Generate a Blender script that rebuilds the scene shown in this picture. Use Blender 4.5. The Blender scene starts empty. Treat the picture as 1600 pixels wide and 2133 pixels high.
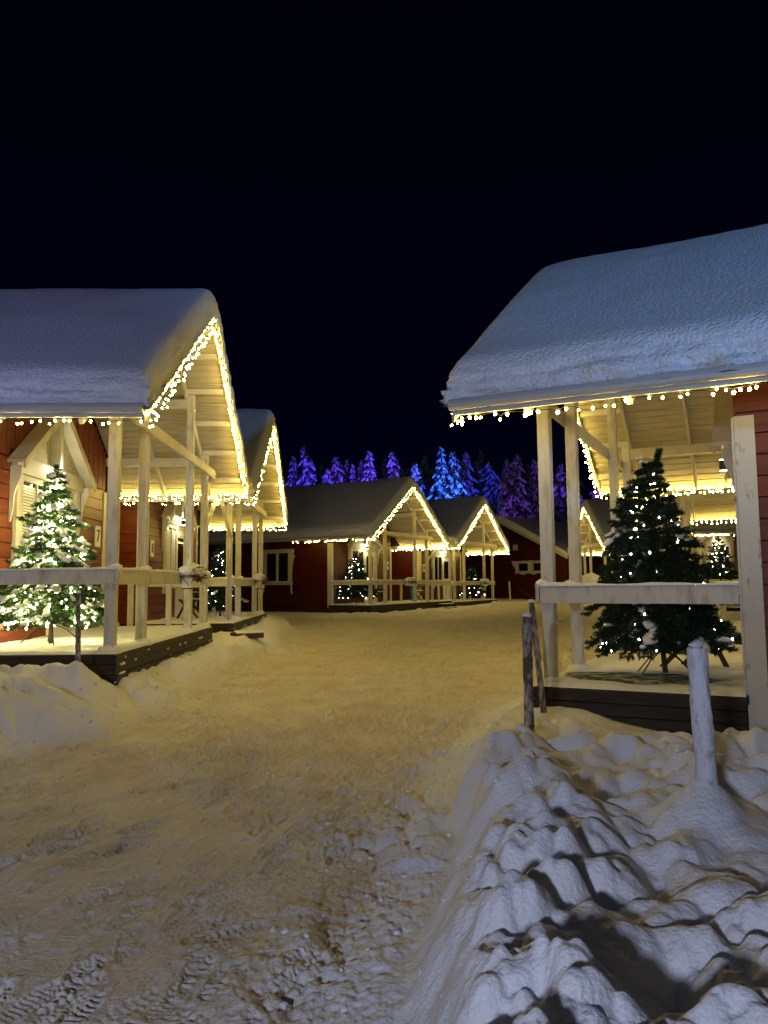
import bpy, math, random
import numpy as np
from mathutils import Vector, Matrix
random.seed(7); RNG = np.random.RandomState(11)
scene = bpy.context.scene
col = scene.collection
PI = math.pi

# ------------------------------------------------------------------ camera
CAM_Z, PITCH, ROLL, FPX = 1.5, .093, -.0077, 1601.0
cd = bpy.data.cameras.new('camera'); cam = bpy.data.objects.new('camera', cd); col.objects.link(cam)
cd.sensor_fit = 'VERTICAL'; cd.sensor_height = 24.0; cd.lens = 24.0*FPX/2133.0
cd.clip_start = .05; cd.clip_end = 900
fw = Vector((0, math.cos(PITCH), math.sin(PITCH))); up0 = Vector((0, -math.sin(PITCH), math.cos(PITCH))); rt0 = Vector((1, 0, 0))
# picture x axis in the world: a point to the right lands higher when ROLL is negative
cr, sr = math.cos(ROLL), math.sin(ROLL)
rt = rt0*cr + up0*(sr)
up = up0*cr - rt0*(sr)
M = Matrix(((rt.x, up.x, -fw.x, 0), (rt.y, up.y, -fw.y, 0), (rt.z, up.z, -fw.z, CAM_Z), (0, 0, 0, 1)))
cam.matrix_world = M
scene.camera = cam

# ------------------------------------------------------------------ world, moonlight, exposure
w = bpy.data.worlds.new('World'); scene.world = w; w.use_nodes = True
nt = w.node_tree; nt.nodes.clear()
out = nt.nodes.new('ShaderNodeOutputWorld'); bg = nt.nodes.new('ShaderNodeBackground')
tc = nt.nodes.new('ShaderNodeTexCoord'); sep = nt.nodes.new('ShaderNodeSeparateXYZ'); rmp = nt.nodes.new('ShaderNodeValToRGB')
nt.links.new(tc.outputs['Generated'], sep.inputs[0]); nt.links.new(sep.outputs[2], rmp.inputs[0])
rmp.color_ramp.elements[0].position = 0.0; rmp.color_ramp.elements[0].color = (.0004, .0006, .0048, 1)
rmp.color_ramp.elements[1].position = .75; rmp.color_ramp.elements[1].color = (.0001, .0002, .0012, 1)
nt.links.new(rmp.outputs[0], bg.inputs[0]); bg.inputs[1].default_value = 1.0
nt.links.new(bg.outputs[0], out.inputs[0])
scene.view_settings.view_transform = 'Standard'
scene.view_settings.look = 'None'
scene.view_settings.exposure = 0.28
scene.view_settings.gamma = 1.0
scene.view_settings.use_curve_mapping = False
scene.render.engine = 'CYCLES'
scene.cycles.use_denoising = True
try: scene.cycles.denoiser = 'OPENIMAGEDENOISE'
except Exception: pass
scene.cycles.max_bounces = 5; scene.cycles.diffuse_bounces = 3; scene.cycles.glossy_bounces = 2
scene.cycles.transmission_bounces = 4
scene.cycles.sample_clamp_indirect = 4.0
scene.cycles.use_light_tree = True
scene.cycles.caustics_reflective = False; scene.cycles.caustics_refractive = False
sd = bpy.data.lights.new('moonlight', 'SUN'); so = bpy.data.objects.new('moonlight', sd); col.objects.link(so)
sd.energy = .02; sd.angle = math.radians(12); sd.color = (.5, .65, 1.0)
so.rotation_euler = (math.radians(50), 0, math.radians(-25))

BULB = 118.0           # radiance of a warm string bulb
ASSUMED_LAMP_W = 800.0        # the assumed cool street lamp, unseen behind the viewer
FLOOD = .85           # scale of the assumed coloured floodlights on the forest

# ------------------------------------------------------------------ noise
def _h(ix, iy, iz=0, s=0):
    n = (ix.astype(np.int64)*374761393 + iy.astype(np.int64)*668265263 + (iz*1274126177 if np.isscalar(iz) else iz.astype(np.int64)*1274126177) + s*97531) & 0xFFFFFFFF
    n = ((n ^ (n >> 13))*1274126177) & 0xFFFFFFFF
    n = n ^ (n >> 16)
    return (n & 0xFFFFFF)/float(0xFFFFFF)
def n2(x, y, s=0):
    x = np.asarray(x, float); y = np.asarray(y, float)
    ix = np.floor(x); iy = np.floor(y); fx = x-ix; fy = y-iy
    fx = fx*fx*fx*(fx*(fx*6-15)+10); fy = fy*fy*fy*(fy*(fy*6-15)+10)
    a = _h(ix, iy, 0, s); b = _h(ix+1, iy, 0, s); c = _h(ix, iy+1, 0, s); d = _h(ix+1, iy+1, 0, s)
    return (a+(b-a)*fx+(c-a)*fy+(a-b-c+d)*fx*fy)*2-1
def fbm(x, y, s=0, o=4, g=.5):
    r = 0; a = 1; t = 0
    for i in range(o):
        r = r + a*n2(x*2**i+13.7*i, y*2**i-7.1*i, s+i); t += a; a *= g
    return r/t
def n3(p, s=0):
    i = np.floor(p); f = p-i; f = f*f*(3-2*f); r = 0
    for dx in (0, 1):
        for dy in (0, 1):
            for dz in (0, 1):
                wgt = (f[..., 0] if dx else 1-f[..., 0])*(f[..., 1] if dy else 1-f[..., 1])*(f[..., 2] if dz else 1-f[..., 2])
                r = r + wgt*_h(i[..., 0]+dx, i[..., 1]+dy, i[..., 2]+dz, s)
    return r*2-1
def ss(a, b, x):
    t = np.clip((x-a)/(b-a), 0, 1); return t*t*(3-2*t)

def dome(x, y, s=0, jit=.9):
    ix = np.floor(x); iy = np.floor(y); best = np.zeros(np.shape(x))
    for a in (-1, 0, 1):
        for b_ in (-1, 0, 1):
            cx = ix+a; cy = iy+b_
            px_ = cx+.5+jit*(_h(cx, cy, 0, s)-.5); py_ = cy+.5+jit*(_h(cx, cy, 0, s+1)-.5); r_ = .50+.42*_h(cx, cy, 0, s+2)
            q = np.clip(1-((x-px_)**2+(y-py_)**2)/r_**2, 0, 1); q = q**.75*r_*1.15
            best = np.maximum(best, q)
    return best
# ------------------------------------------------------------------ materials
def mat(name, color, rough=.7, noise=None, bump=None, emit=None, metal=0, spec=.3, extra=None):
    m = bpy.data.materials.new(name); m.use_nodes = True
    t = m.node_tree; b = t.nodes['Principled BSDF']
    b.inputs['Base Color'].default_value = (*color, 1); b.inputs['Roughness'].default_value = rough
    b.inputs['Metallic'].default_value = metal; b.inputs['Specular IOR Level'].default_value = spec
    tcn = t.nodes.new('ShaderNodeTexCoord')
    def noisenode(scale, detail, stretch=None, rnd=False):
        mp = t.nodes.new('ShaderNodeMapping'); t.links.new(tcn.outputs['Object'], mp.inputs[0])
        if stretch: mp.inputs['Scale'].default_value = stretch
        n = t.nodes.new('ShaderNodeTexNoise'); n.inputs['Scale'].default_value = scale; n.inputs['Detail'].default_value = detail
        n.noise_dimensions = '4D'
        oi = t.nodes.new('ShaderNodeObjectInfo'); mm = t.nodes.new('ShaderNodeMath'); mm.operation = 'MULTIPLY'; mm.inputs[1].default_value = 37
        t.links.new(oi.outputs['Random'], mm.inputs[0]); t.links.new(mm.outputs[0], n.inputs['W'])
        t.links.new(mp.outputs[0], n.inputs['Vector']); return n
    if noise:
        scale, c2, lo, hi, stretch = noise
        n = noisenode(scale, 5, stretch)
        r = t.nodes.new('ShaderNodeValToRGB'); r.color_ramp.elements[0].position = lo; r.color_ramp.elements[1].position = hi
        r.color_ramp.elements[0].color = (*color, 1); r.color_ramp.elements[1].color = (*c2, 1)
        t.links.new(n.outputs['Fac'], r.inputs[0]); t.links.new(r.outputs[0], b.inputs['Base Color'])
    if bump:
        scale, dist, stretch = bump
        n = noisenode(scale, 6, stretch); bp = t.nodes.new('ShaderNodeBump'); bp.inputs['Strength'].default_value = 1.0
        bp.inputs['Distance'].default_value = dist
        t.links.new(n.outputs['Fac'], bp.inputs['Height']); t.links.new(bp.outputs[0], b.inputs['Normal'])
    if emit:
        b.inputs['Emission Color'].default_value = (*emit[0], 1); b.inputs['Emission Strength'].default_value = emit[1]
    return m
MT = {}
MT['snow'] = mat('snow', (.80, .81, .84), .62, bump=(55, .012, None))
MT['roofsnow'] = mat('roof snow', (.80, .81, .84), .65, bump=(30, .035, None))
MT['white'] = mat('white painted wood', (.60, .57, .49), .55, noise=(3, (.46, .41, .32), .45, .75, (1, 1, 1)), bump=(22, .004, (1, 1, 1)))
MT['whitev'] = mat('white painted post', (.60, .575, .50), .55, noise=(5, (.34, .29, .21), .50, .78, (3, 3, .8)), bump=(40, .004, (3, 3, .5)))
MT['whitekn'] = mat('knotty white board', (.60, .565, .47), .55, noise=(9, (.20, .13, .07), .60, .74, (2.2, 2.2, .7)), bump=(40, .004, (3, 3, .5)))
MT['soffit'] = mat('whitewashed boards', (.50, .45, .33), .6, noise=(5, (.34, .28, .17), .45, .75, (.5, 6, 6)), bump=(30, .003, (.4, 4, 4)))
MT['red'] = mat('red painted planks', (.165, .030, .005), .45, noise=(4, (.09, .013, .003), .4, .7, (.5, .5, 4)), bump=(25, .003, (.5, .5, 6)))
MT['redshade'] = mat('red planks darkened as shade', (.085, .010, .003), .45, noise=(4, (.045, .005, .002), .4, .7, (.5, .5, 4)), bump=(25, .003, (.5, .5, 6)))  # cabin red darkened: dimmer light on far walls is put into the colour
MT['redback'] = mat('dark red backing', (.05, .008, .005), .8)
MT['deck'] = mat('weathered dark decking', (.017, .012, .008), .6, noise=(7, (.048, .036, .025), .4, .75, (.4, .4, 6)), bump=(30, .006, (.5, .5, 6)))
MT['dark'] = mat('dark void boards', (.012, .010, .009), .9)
MT['metal'] = mat('pale gutter metal', (.50, .49, .46), .35, spec=.5)
MT['iron'] = mat('black wire', (.01, .01, .01), .5)
MT['cable'] = mat('dark cable', (.02, .015, .012), .6)
MT['bulb'] = mat('warm bulb', (1, .8, .4), .4, emit=((1.0, .72, .165), BULB))
MT['bulbt'] = mat('tree bulb', (1, .9, .6), .4, emit=((1.0, .88, .36), BULB*1.3))
MT['bulbc'] = mat('cool tree bulb', (.9, .9, 1), .4, emit=((1.0, .92, .72), BULB*.45))
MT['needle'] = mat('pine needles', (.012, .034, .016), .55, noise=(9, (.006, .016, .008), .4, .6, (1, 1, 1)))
MT['needlelit'] = mat('needles brightened as lit', (.035, .105, .022), .55, noise=(9, (.02, .05, .012), .4, .6, (1, 1, 1)))  # needle green brightened: glow of the tree's lights put into the colour
MT['trunk'] = mat('tree trunk', (.05, .04, .03), .8)
MT['stake'] = mat('frosted stake', (.10, .075, .055), .8, noise=(16, (.42, .38, .34), .46, .62, (2, 2, .8)), bump=(60, .01, (1, 1, 1)))
MT['icestake'] = mat('snow crusted stake', (.62, .64, .70), .6, noise=(14, (.30, .29, .30), .55, .72, (1, 1, 1)), bump=(30, .02, (1, 1, 1)))
MT['plate'] = mat('sign plate', (.75, .73, .66), .4)
MT['ink'] = mat('black numerals', (.01, .01, .01), .5)
MT['blind'] = mat('blind slat', (.78, .77, .73), .4)
MT['glassdark'] = mat('dark window pane', (.010, .010, .012), .06, spec=.8)
MT['doorw'] = mat('white door', (.76, .74, .68), .35)
MT['brown'] = mat('dark brown wood', (.06, .028, .015), .6, bump=(30, .003, None))
MT['blue'] = mat('blue plastic', (.02, .22, .50), .35)
MT['orange'] = mat('orange bow', (.55, .10, .02), .5)
MT['heather'] = mat('frozen heather', (.14, .06, .05), .8)
MT['mat'] = mat('green tree mat', (.055, .085, .018), .9, noise=(7, (.50, .50, .46), .46, .62, None), bump=(90, .02, None))
MT['spruce'] = mat('dark spruce', (.020, .030, .022), .8)
MT['treesnow'] = mat('crown snow', (.75, .76, .80), .7)
MT['lamphead'] = mat('lamp glass', (.8, .8, .8), .4, emit=((.62, .76, 1.0), 30))
MT['downlamp'] = mat('porch lamp glass', (.9, .9, .8), .4, emit=((1, .88, .58), 30))

# ------------------------------------------------------------------ mesh helpers
class MB:
    def __init__(s): s.v = []; s.f = []
    def add(s, vs, fs):
        o = len(s.v); s.v.extend([tuple(p) for p in vs]); s.f.extend([tuple(i+o for i in f) for f in fs])
    def box(s, a, b):
        x0, x1 = sorted((a[0], b[0])); y0, y1 = sorted((a[1], b[1])); z0, z1 = sorted((a[2], b[2]))
        s.add([(x0, y0, z0), (x1, y0, z0), (x1, y1, z0), (x0, y1, z0), (x0, y0, z1), (x1, y0, z1), (x1, y1, z1), (x0, y1, z1)],
              [(0, 3, 2, 1), (4, 5, 6, 7), (0, 1, 5, 4), (1, 2, 6, 5), (2, 3, 7, 6), (3, 0, 4, 7)])
    def beam(s, p0, p1, wd, ht, ch=.007, up=(0, 0, 1)):
        p0 = Vector(p0); p1 = Vector(p1); d = (p1-p0).normalized(); u = Vector(up)
        if abs(d.dot(u)) > .98: u = Vector((0, 1, 0))
        r = d.cross(u).normalized(); u = r.cross(d).normalized()
        a, b = wd/2, ht/2
        pr = [(-a+ch, -b), (a-ch, -b), (a, -b+ch), (a, b-ch), (a-ch, b), (-a+ch, b), (-a, b-ch), (-a, -b+ch)]
        vs = [p0+r*x+u*y for x, y in pr]+[p1+r*x+u*y for x, y in pr]
        fs = [(i, (i+1) % 8, (i+1) % 8+8, i+8) for i in range(8)]+[tuple(range(7, -1, -1)), tuple(range(8, 16))]
        s.add(vs, fs)
    def tube(s, pts, r, n=6):
        pts = [Vector(p) for p in pts]; base = len(s.v); rs = r if isinstance(r, (list, tuple)) else [r]*len(pts)
        for i, p in enumerate(pts):
            d = (pts[min(i+1, len(pts)-1)]-pts[max(i-1, 0)]).normalized()
            a = d.cross(Vector((0, 0, 1)) if abs(d.z) < .95 else Vector((1, 0, 0))).normalized(); b = d.cross(a)
            for k in range(n):
                t = 2*PI*k/n; s.v.append(tuple(p+(a*math.cos(t)+b*math.sin(t))*rs[i]))
        for i in range(len(pts)-1):
            for k in range(n):
                s.f.append((base+i*n+k, base+i*n+(k+1) % n, base+(i+1)*n+(k+1) % n, base+(i+1)*n+k))
        s.f.append(tuple(base+k for k in range(n))[::-1]); s.f.append(tuple(base+(len(pts)-1)*n+k for k in range(n)))
    def prism(s, poly, d, t):
        """poly: list of 3-D points, extruded by vector d*t"""
        d = Vector(d)*t; n = len(poly); ps = [Vector(p) for p in poly]
        s.add(ps+[p+d for p in ps], [tuple(range(n))[::-1], tuple(range(n, 2*n))]+[(i, (i+1) % n, (i+1) % n+n, i+n) for i in range(n)])
    def build(s, name, m, parent=None, kind=None, smooth=False, label=None):
        me = bpy.data.meshes.new(name); me.from_pydata(s.v, [], s.f); me.update()
        return link(name, me, m, parent, kind, smooth, label, fix=True)
def link(name, me, m, parent=None, kind=None, smooth=False, label=None, fix=False):
    if m is not None and not me.materials: me.materials.append(MT[m] if isinstance(m, str) else m)
    if fix:
        import bmesh
        bm = bmesh.new(); bm.from_mesh(me); bmesh.ops.recalc_face_normals(bm, faces=bm.faces); bm.to_mesh(me); bm.free()
    if smooth: me.polygons.foreach_set('use_smooth', [True]*len(me.polygons))
    o = bpy.data.objects.new(name, me); col.objects.link(o)
    if parent: o.parent = parent
    if kind: o['kind'] = kind
    if label: o['label'] = label
    return o
def np_mesh(name, V, F):
    me = bpy.data.meshes.new(name); nf = len(F); k = F.shape[1]
    me.vertices.add(len(V)); me.vertices.foreach_set('co', np.asarray(V, np.float32).ravel())
    me.loops.add(nf*k); me.loops.foreach_set('vertex_index', F.astype(np.int32).ravel())
    me.polygons.add(nf); me.polygons.foreach_set('loop_start', np.arange(0, nf*k, k, dtype=np.int32))
    try: me.polygons.foreach_set('loop_total', np.full(nf, k, dtype=np.int32))
    except Exception: pass
    me.update(calc_edges=True); return me
def thing(name, label, cat, loc=(0, 0, 0), rotz=0, group=None):
    o = bpy.data.objects.new(name, None); col.objects.link(o); o.empty_display_size = .2
    o.location = loc; o.rotation_euler = (0, 0, rotz); o['label'] = label; o['category'] = cat
    if group: o['group'] = group
    return o
def ico(sub=2):
    import bmesh
    bm = bmesh.new(); bmesh.ops.create_icosphere(bm, subdivisions=sub, radius=1)
    V = np.array([v.co[:] for v in bm.verts]); F = np.array([[v.index for v in f.verts] for f in bm.faces]); bm.free(); return V, F
ICO1 = ico(1); ICO2 = ico(2); ICO3 = ico(3)
def lump(c, r, seed=0, sub=2, amp=.25, flat=0.0, rot=0):
    V, F = (ICO1, ICO2, ICO3)[sub-1] if sub else ICO1
    P = V.copy(); d = n3(P*1.6+seed*3.7, seed)*amp + n3(P*3.7+seed, seed+5)*amp*.35
    P = P*(1+d)[:, None]*np.array(r)
    if flat: P[:, 2] = np.where(P[:, 2] < 0, P[:, 2]*(1-flat), P[:, 2])
    ca, sa = math.cos(rot), math.sin(rot)
    P = np.stack([P[:, 0]*ca-P[:, 1]*sa, P[:, 0]*sa+P[:, 1]*ca, P[:, 2]], 1)
    return P+np.array(c), F
class NB:
    def __init__(s): s.V = []; s.F = []; s.n = 0
    def add(s, V, F): s.V.append(V); s.F.append(F+s.n); s.n += len(V)
    def build(s, name, m, parent=None, kind=None, smooth=True, label=None):
        me = np_mesh(name, np.concatenate(s.V), np.concatenate(s.F)); return link(name, me, m, parent, kind, smooth, label)
def text_mesh(body, size, loc, rot, parent, m='ink', name='numeral'):
    c = bpy.data.curves.new(name, 'FONT'); c.body = body; c.size = size; c.align_x = 'CENTER'; c.align_y = 'CENTER'; c.extrude = .003; c.offset = .004
    o = bpy.data.objects.new(name+'_tmp', c); col.objects.link(o)
    dg = bpy.context.evaluated_depsgraph_get(); me = bpy.data.meshes.new_from_object(o.evaluated_get(dg))
    bpy.data.objects.remove(o); me.materials.clear()
    q = link(name, me, m, parent); q.location = loc; q.rotation_euler = rot; return q

# ------------------------------------------------------------------ terrain
LTOE = [(-30, -2), (-14, 3.4), (-8, 4.9), (-5, 5.6), (-3.3, 6.1), (-2.6, 7.2), (-2.35, 8.6), (-2.3, 11), (-2.2, 14), (-2.15, 17), (-2.5, 21), (-3.2, 24.5), (-3.4, 27.4),
        (-.6, 28.0), (.6, 29.2), (2.0, 32.2), (3.6, 34.4), (5.2, 37.5), (6.6, 40.5), (9, 42.5), (9.5, 50)]
RTOE = [(-.45, -2), (-.40, 1.6), (-.27, 2.7), (-.13, 3.4), (.04, 4.5), (.27, 6.0), (.66, 7.3), (1.0, 8.3), (1.7, 9.6), (2.8, 11.8), (4.2, 14.6), (6.0, 18.5), (8.2, 23), (9.3, 27), (9.6, 33), (9.6, 50)]
def pdist(X, Y, pl, right=True):
    best = np.full(X.shape, 1e9); sg = np.ones(X.shape)
    for (ax, ay), (bx, by) in zip(pl[:-1], pl[1:]):
        dx, dy = bx-ax, by-ay; L2 = dx*dx+dy*dy
        t = np.clip(((X-ax)*dx+(Y-ay)*dy)/L2, 0, 1); ex = X-ax-t*dx; ey = Y-ay-t*dy
        d = np.hypot(ex, ey); cr_ = dx*(Y-ay)-dy*(X-ax)      # >0 when left of the line
        m_ = d < best; best = np.where(m_, d, best); sg = np.where(m_, np.sign(cr_), sg)
    return best*(-sg if right else sg)
FOOT = []
def rough(X, Y):
    return .012*Y
def H(X, Y, fine=True):
    z = .012*np.clip(Y, -5, 14)+.008*np.clip(Y-14, 0, 46) + .03*fbm(X*.25, Y*.25, 3, 2)
    wx = X+.22*fbm(X*1.3, Y*1.3, 21, 3)
    wy = Y+.22*fbm(X*1.3, Y*1.3, 22, 3)
    dl = pdist(X+.22*fbm(X*1.1, Y*1.1, 23, 3), Y+.15*fbm(X*1.3, Y*1.3, 26, 3), LTOE, False)
    dr = pdist(X+.12*fbm(X*1.7, Y*1.7, 24, 3)+.03*fbm(X*5, Y*5, 25, 2), Y, RTOE, True)
    # --- left bank
    hl = .22*ss(0, .85, dl) + .06*ss(.0, .15, dl)+.14*(1-ss(8.0, 9.2, Y))*ss(.2, 1.4, dl)
    far = ss(24, 30, Y)
    clod = dome(wx*3.2, wy*3.0, 36)*.11+dome(wx*7, wy*7, 37)*.04
    hl = hl+ss(8.2, 9.2, Y)*ss(-.25, .25, dl)*(1-ss(.45, .8, dl))*clod*ss(-.35, .25, fbm(X*1.1, Y*.7, 38, 2))
    hl = hl*(1-.75*far)
    lump_l = dome(wx*2.2, wy*3.0, 31)*.19+dome(wx*5, wy*6.5, 33)*.10*ss(-.4, .2, fbm(X, Y, 34, 2))+dome(wx*12, wy*14, 35)*.03
    hl = hl + ss(-.05, .5, dl)*(1-ss(1.7, 2.5, dl))*(lump_l-.12)*(1-.6*far)*(1-.55*ss(8, 9, Y))
    z = z+hl
    # --- right bank
    nearR = 1-ss(7.0, 9.0, Y)
    cut = .05*ss(-.1, .25, dr)+.22*ss(.33, .48, dr)
    cut = cut*nearR+(1-nearR)*(.20*ss(0, .6, dr))
    z = z+cut
    # trampled snow: soft furrows and pillows
    tramp = ss(.38, .75, dr)*(1-ss(5.0, 6.0, Y-.18*(X-1)))*nearR
    tramp = tramp*(1-.85*np.exp(-(((X-1.5)/.42)**2+((Y-3.45)/.36)**2)**2))
    ph = wy*11.5-.25*wx*11.5+1.4*fbm(X*.9, Y*.9, 40, 2)
    fur = np.sin(ph)*.5+.5; fur = fur**.8
    wx2 = X+.10*fbm(X*2.2, Y*2.2, 27, 2); wy2 = Y+.10*fbm(X*2.2, Y*2.2, 28, 2)
    d1 = dome(wx2*2.5+.4, wy2*3.3, 41); d2 = dome(wx2*5.2, wy2*6.4+.3, 43); d3 = dome(wx2*9.5, wy2*11, 45)
    pmask = ss(-.35, .15, fbm(X*1.7, Y*1.7, 46, 2))
    d4 = dome(X*21, Y*22, 39)
    z = z+tramp*(.05*(fur-.5)+.085*(d1-.38)+(.8+.35*pmask)*(.12*(d2-.25))+(.6+.8*pmask)*.055*d3+.008*d4+.03*fbm(X*1.2, Y*1.5, 44, 2))
    crest = ss(.40, .56, dr)*(1-ss(.75, 1.05, dr))*(1-ss(5.5, 7.5, Y))
    z = z+crest*(.0+.06*dome(wx2*3.8, wy2*3.6, 47)+.08*dome(wx2*6.9, wy2*6.6, 48)+.04*dome(wx2*15, wy2*15, 49))
    # rubble at the foot of the cut
    rub = np.exp(-((dr-.02)/.33)**2)*(1-ss(7.5, 9.5, Y))
    z = z+rub*(dome(wx2*7.0, wy2*6.0, 51)*.085*ss(-.2, .3, fbm(X*2, Y*2, 53, 2))+dome(X*17, Y*15, 52)*.022+np.abs(fbm(X*26, Y*24, 54, 2))*.02-.03)
    # smooth drift below the right cabin's deck, sloping down to the right
    dz = ss(5.0, 6.1, Y-.18*(X-1))*ss(.2, .8, dr)*nearR
    tgt = .27-.24*ss(1.7, 3.3, X)+.07*np.exp(-((X-1.75)**2/.12+(Y-7.15)**2/.5))
    z = z*(1-dz)+(tgt+.02*fbm(X*2, Y*2, 55, 3))*dz
    z = z+.09*np.exp(-((X-1.35)**2/.12+(Y-6.35)**2/.09))*(.3+1.2*dome(X*6, Y*6, 57)+.6*dome(X*15, Y*15, 59))
    for sx, sy, hh, rr in ((1.43, 3.56, .23, .15), (-3.17, 8.05, .20, .17), (1.04, 5.75, .05, .2), (1.37, 7.15, .06, .2)):
        r_ = np.hypot(X-sx, Y-sy)*(1+.18*fbm(X*3, Y*3, 58, 2)); z = z+hh*np.exp(-(r_/rr)**1.3)
    r_ = np.hypot((X-1.58)/.5, (Y-3.40)/.36); z = z+.10*np.exp(-r_**2.2)
    # left bank pieces by the deck corner
    z = z+.10*np.exp(-((X+3.3)**2/.7+(Y-7.6)**2/.35))
    for cx, cy, hh, rx, ry in ((-2.75, 13.2, .16, .22, .5), (-2.6, 11.0, .10, .35, .7), (-2.55, 15.8, .16, .4, .5), (-2.7, 18.6, .20, .4, .7), (-3.0, 20.9, .22, .45, .6),
                               (.8, 30.5, .18, .5, .5), (1.6, 32.1, .2, .4, .5), (3.9, 35.3, .18, .6, .4), (5.6, 38.6, .22, .6, .7), (-.9, 28.9, .12, .9, .3)):
        q = np.exp(-(((X-cx)/rx)**2+((Y-cy)/ry)**2)); z = z+hh*q*(.75+.6*fbm(X*4, Y*4, 61, 3))
    # dips under the decks so that their undersides stay dark
    cl = ss(-3.35, -3.0, -X)*0
    if fine:
        road = (1-ss(-.15, .25, dl))*(1-ss(-.1, .2, dr))
        a = math.radians(19)+.12*np.sin(X*.5+1)-.10*X*.3
        s_ = X*np.sin(a)+Y*np.cos(a); t_ = X*np.cos(a)-Y*np.sin(a)
        nearm = (1-.6*ss(12, 26, Y))*(.55+1.2*ss(3, 7, Y))
        patch = np.clip(fbm(X*.9, Y*.7, 71, 3)*1.8+.55, .1, 1.3)
        st = fbm(s_*.9, t_*9, 72, 4)*.009+fbm(s_*1.6, t_*24, 74, 3)*.006
        st = st-.012*np.clip(fbm(s_*.45, t_*5.5, 76, 2)-.28, 0, 1)*3
        crumb = np.clip(fbm(X*24, Y*22, 78, 3)-.16, 0, 1)*.017*patch*(1+1.2*ss(3.5, 8, Y))
        z = z+road*nearm*(st*(1.0+2.4*ss(3.2, 6, Y))*patch+crumb+.009*fbm(X*6, Y*5, 80, 3))
        bank = 1-road
        z = z+bank*(.005*fbm(X*14, Y*13, 82, 3)+.022*fbm(X*5, Y*5, 83, 3))*(1-.6*dz)
        return z, road, dl, dr
    return z
def stamp(X, Y, Z, road):
    """boot and tyre prints pressed into the packed snow"""
    rs = np.random.RandomState(5)
    for i in range(900):
        y = 2.2+11*rs.rand()**1.2; x = rs.uniform(-.62, .35)*y; a = math.radians(rs.normal(20, 16))+(PI if rs.rand() < .4 else 0)
        m = (np.abs(X-x) < .24) & (np.abs(Y-y) < .24)
        if not m.any(): continue
        dx = X[m]-x; dy = Y[m]-y; s = dx*math.sin(a)+dy*math.cos(a); t = dx*math.cos(a)-dy*math.sin(a)
        wdt = .048+.012*np.sin(s*12)
        e = (s/.15)**2+(t/wdt)**2; ins = 1-ss(.8, 1.15, e); rim = np.exp(-((e-1.35)/.35)**2)
        per = rs.choice([.024, .03, .036])
        pat = np.sin(2*PI*s/per+2.2*np.abs(t)/.05)*.5+.5
        Z[m] += road[m]*rs.uniform(.5, 1.2)*(ins*(-.010+.008*pat)+rim*.005)*(1+.9*(y > 4))
    for (x0, y0, a, per) in ((-1.5, 3.4, 24, .05), (-.9, 3.0, 12, .045), (-3.2, 5.0, 38, .06), (-2.5, 8.7, 24, .06), (-.5, 4.2, 8, .05), (-1.6, 5.0, 17, .05), (-.9, 6.5, 30, .06), (-3.6, 7.0, 50, .06)):
        a = math.radians(a); s = (X-x0)*math.sin(a)+(Y-y0)*math.cos(a); t = (X-x0)*math.cos(a)-(Y-y0)*math.sin(a)+.05*np.sin(s*.9)
        on = ss(0, .5, s)*(1-ss(5.5, 8, s))*np.clip(fbm(s*1.2, t*3, 91, 2)*2+.7, 0, 1)
        ins = 1-ss(.05, .07, np.abs(t)); pat = np.sin(2*PI*(s+np.abs(t)*.8)/per)*.5+.5
        Z += road*on*(ins*(-.006+.003*pat)+np.exp(-((np.abs(t)-.085)/.02)**2)*.004)
    return Z
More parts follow.
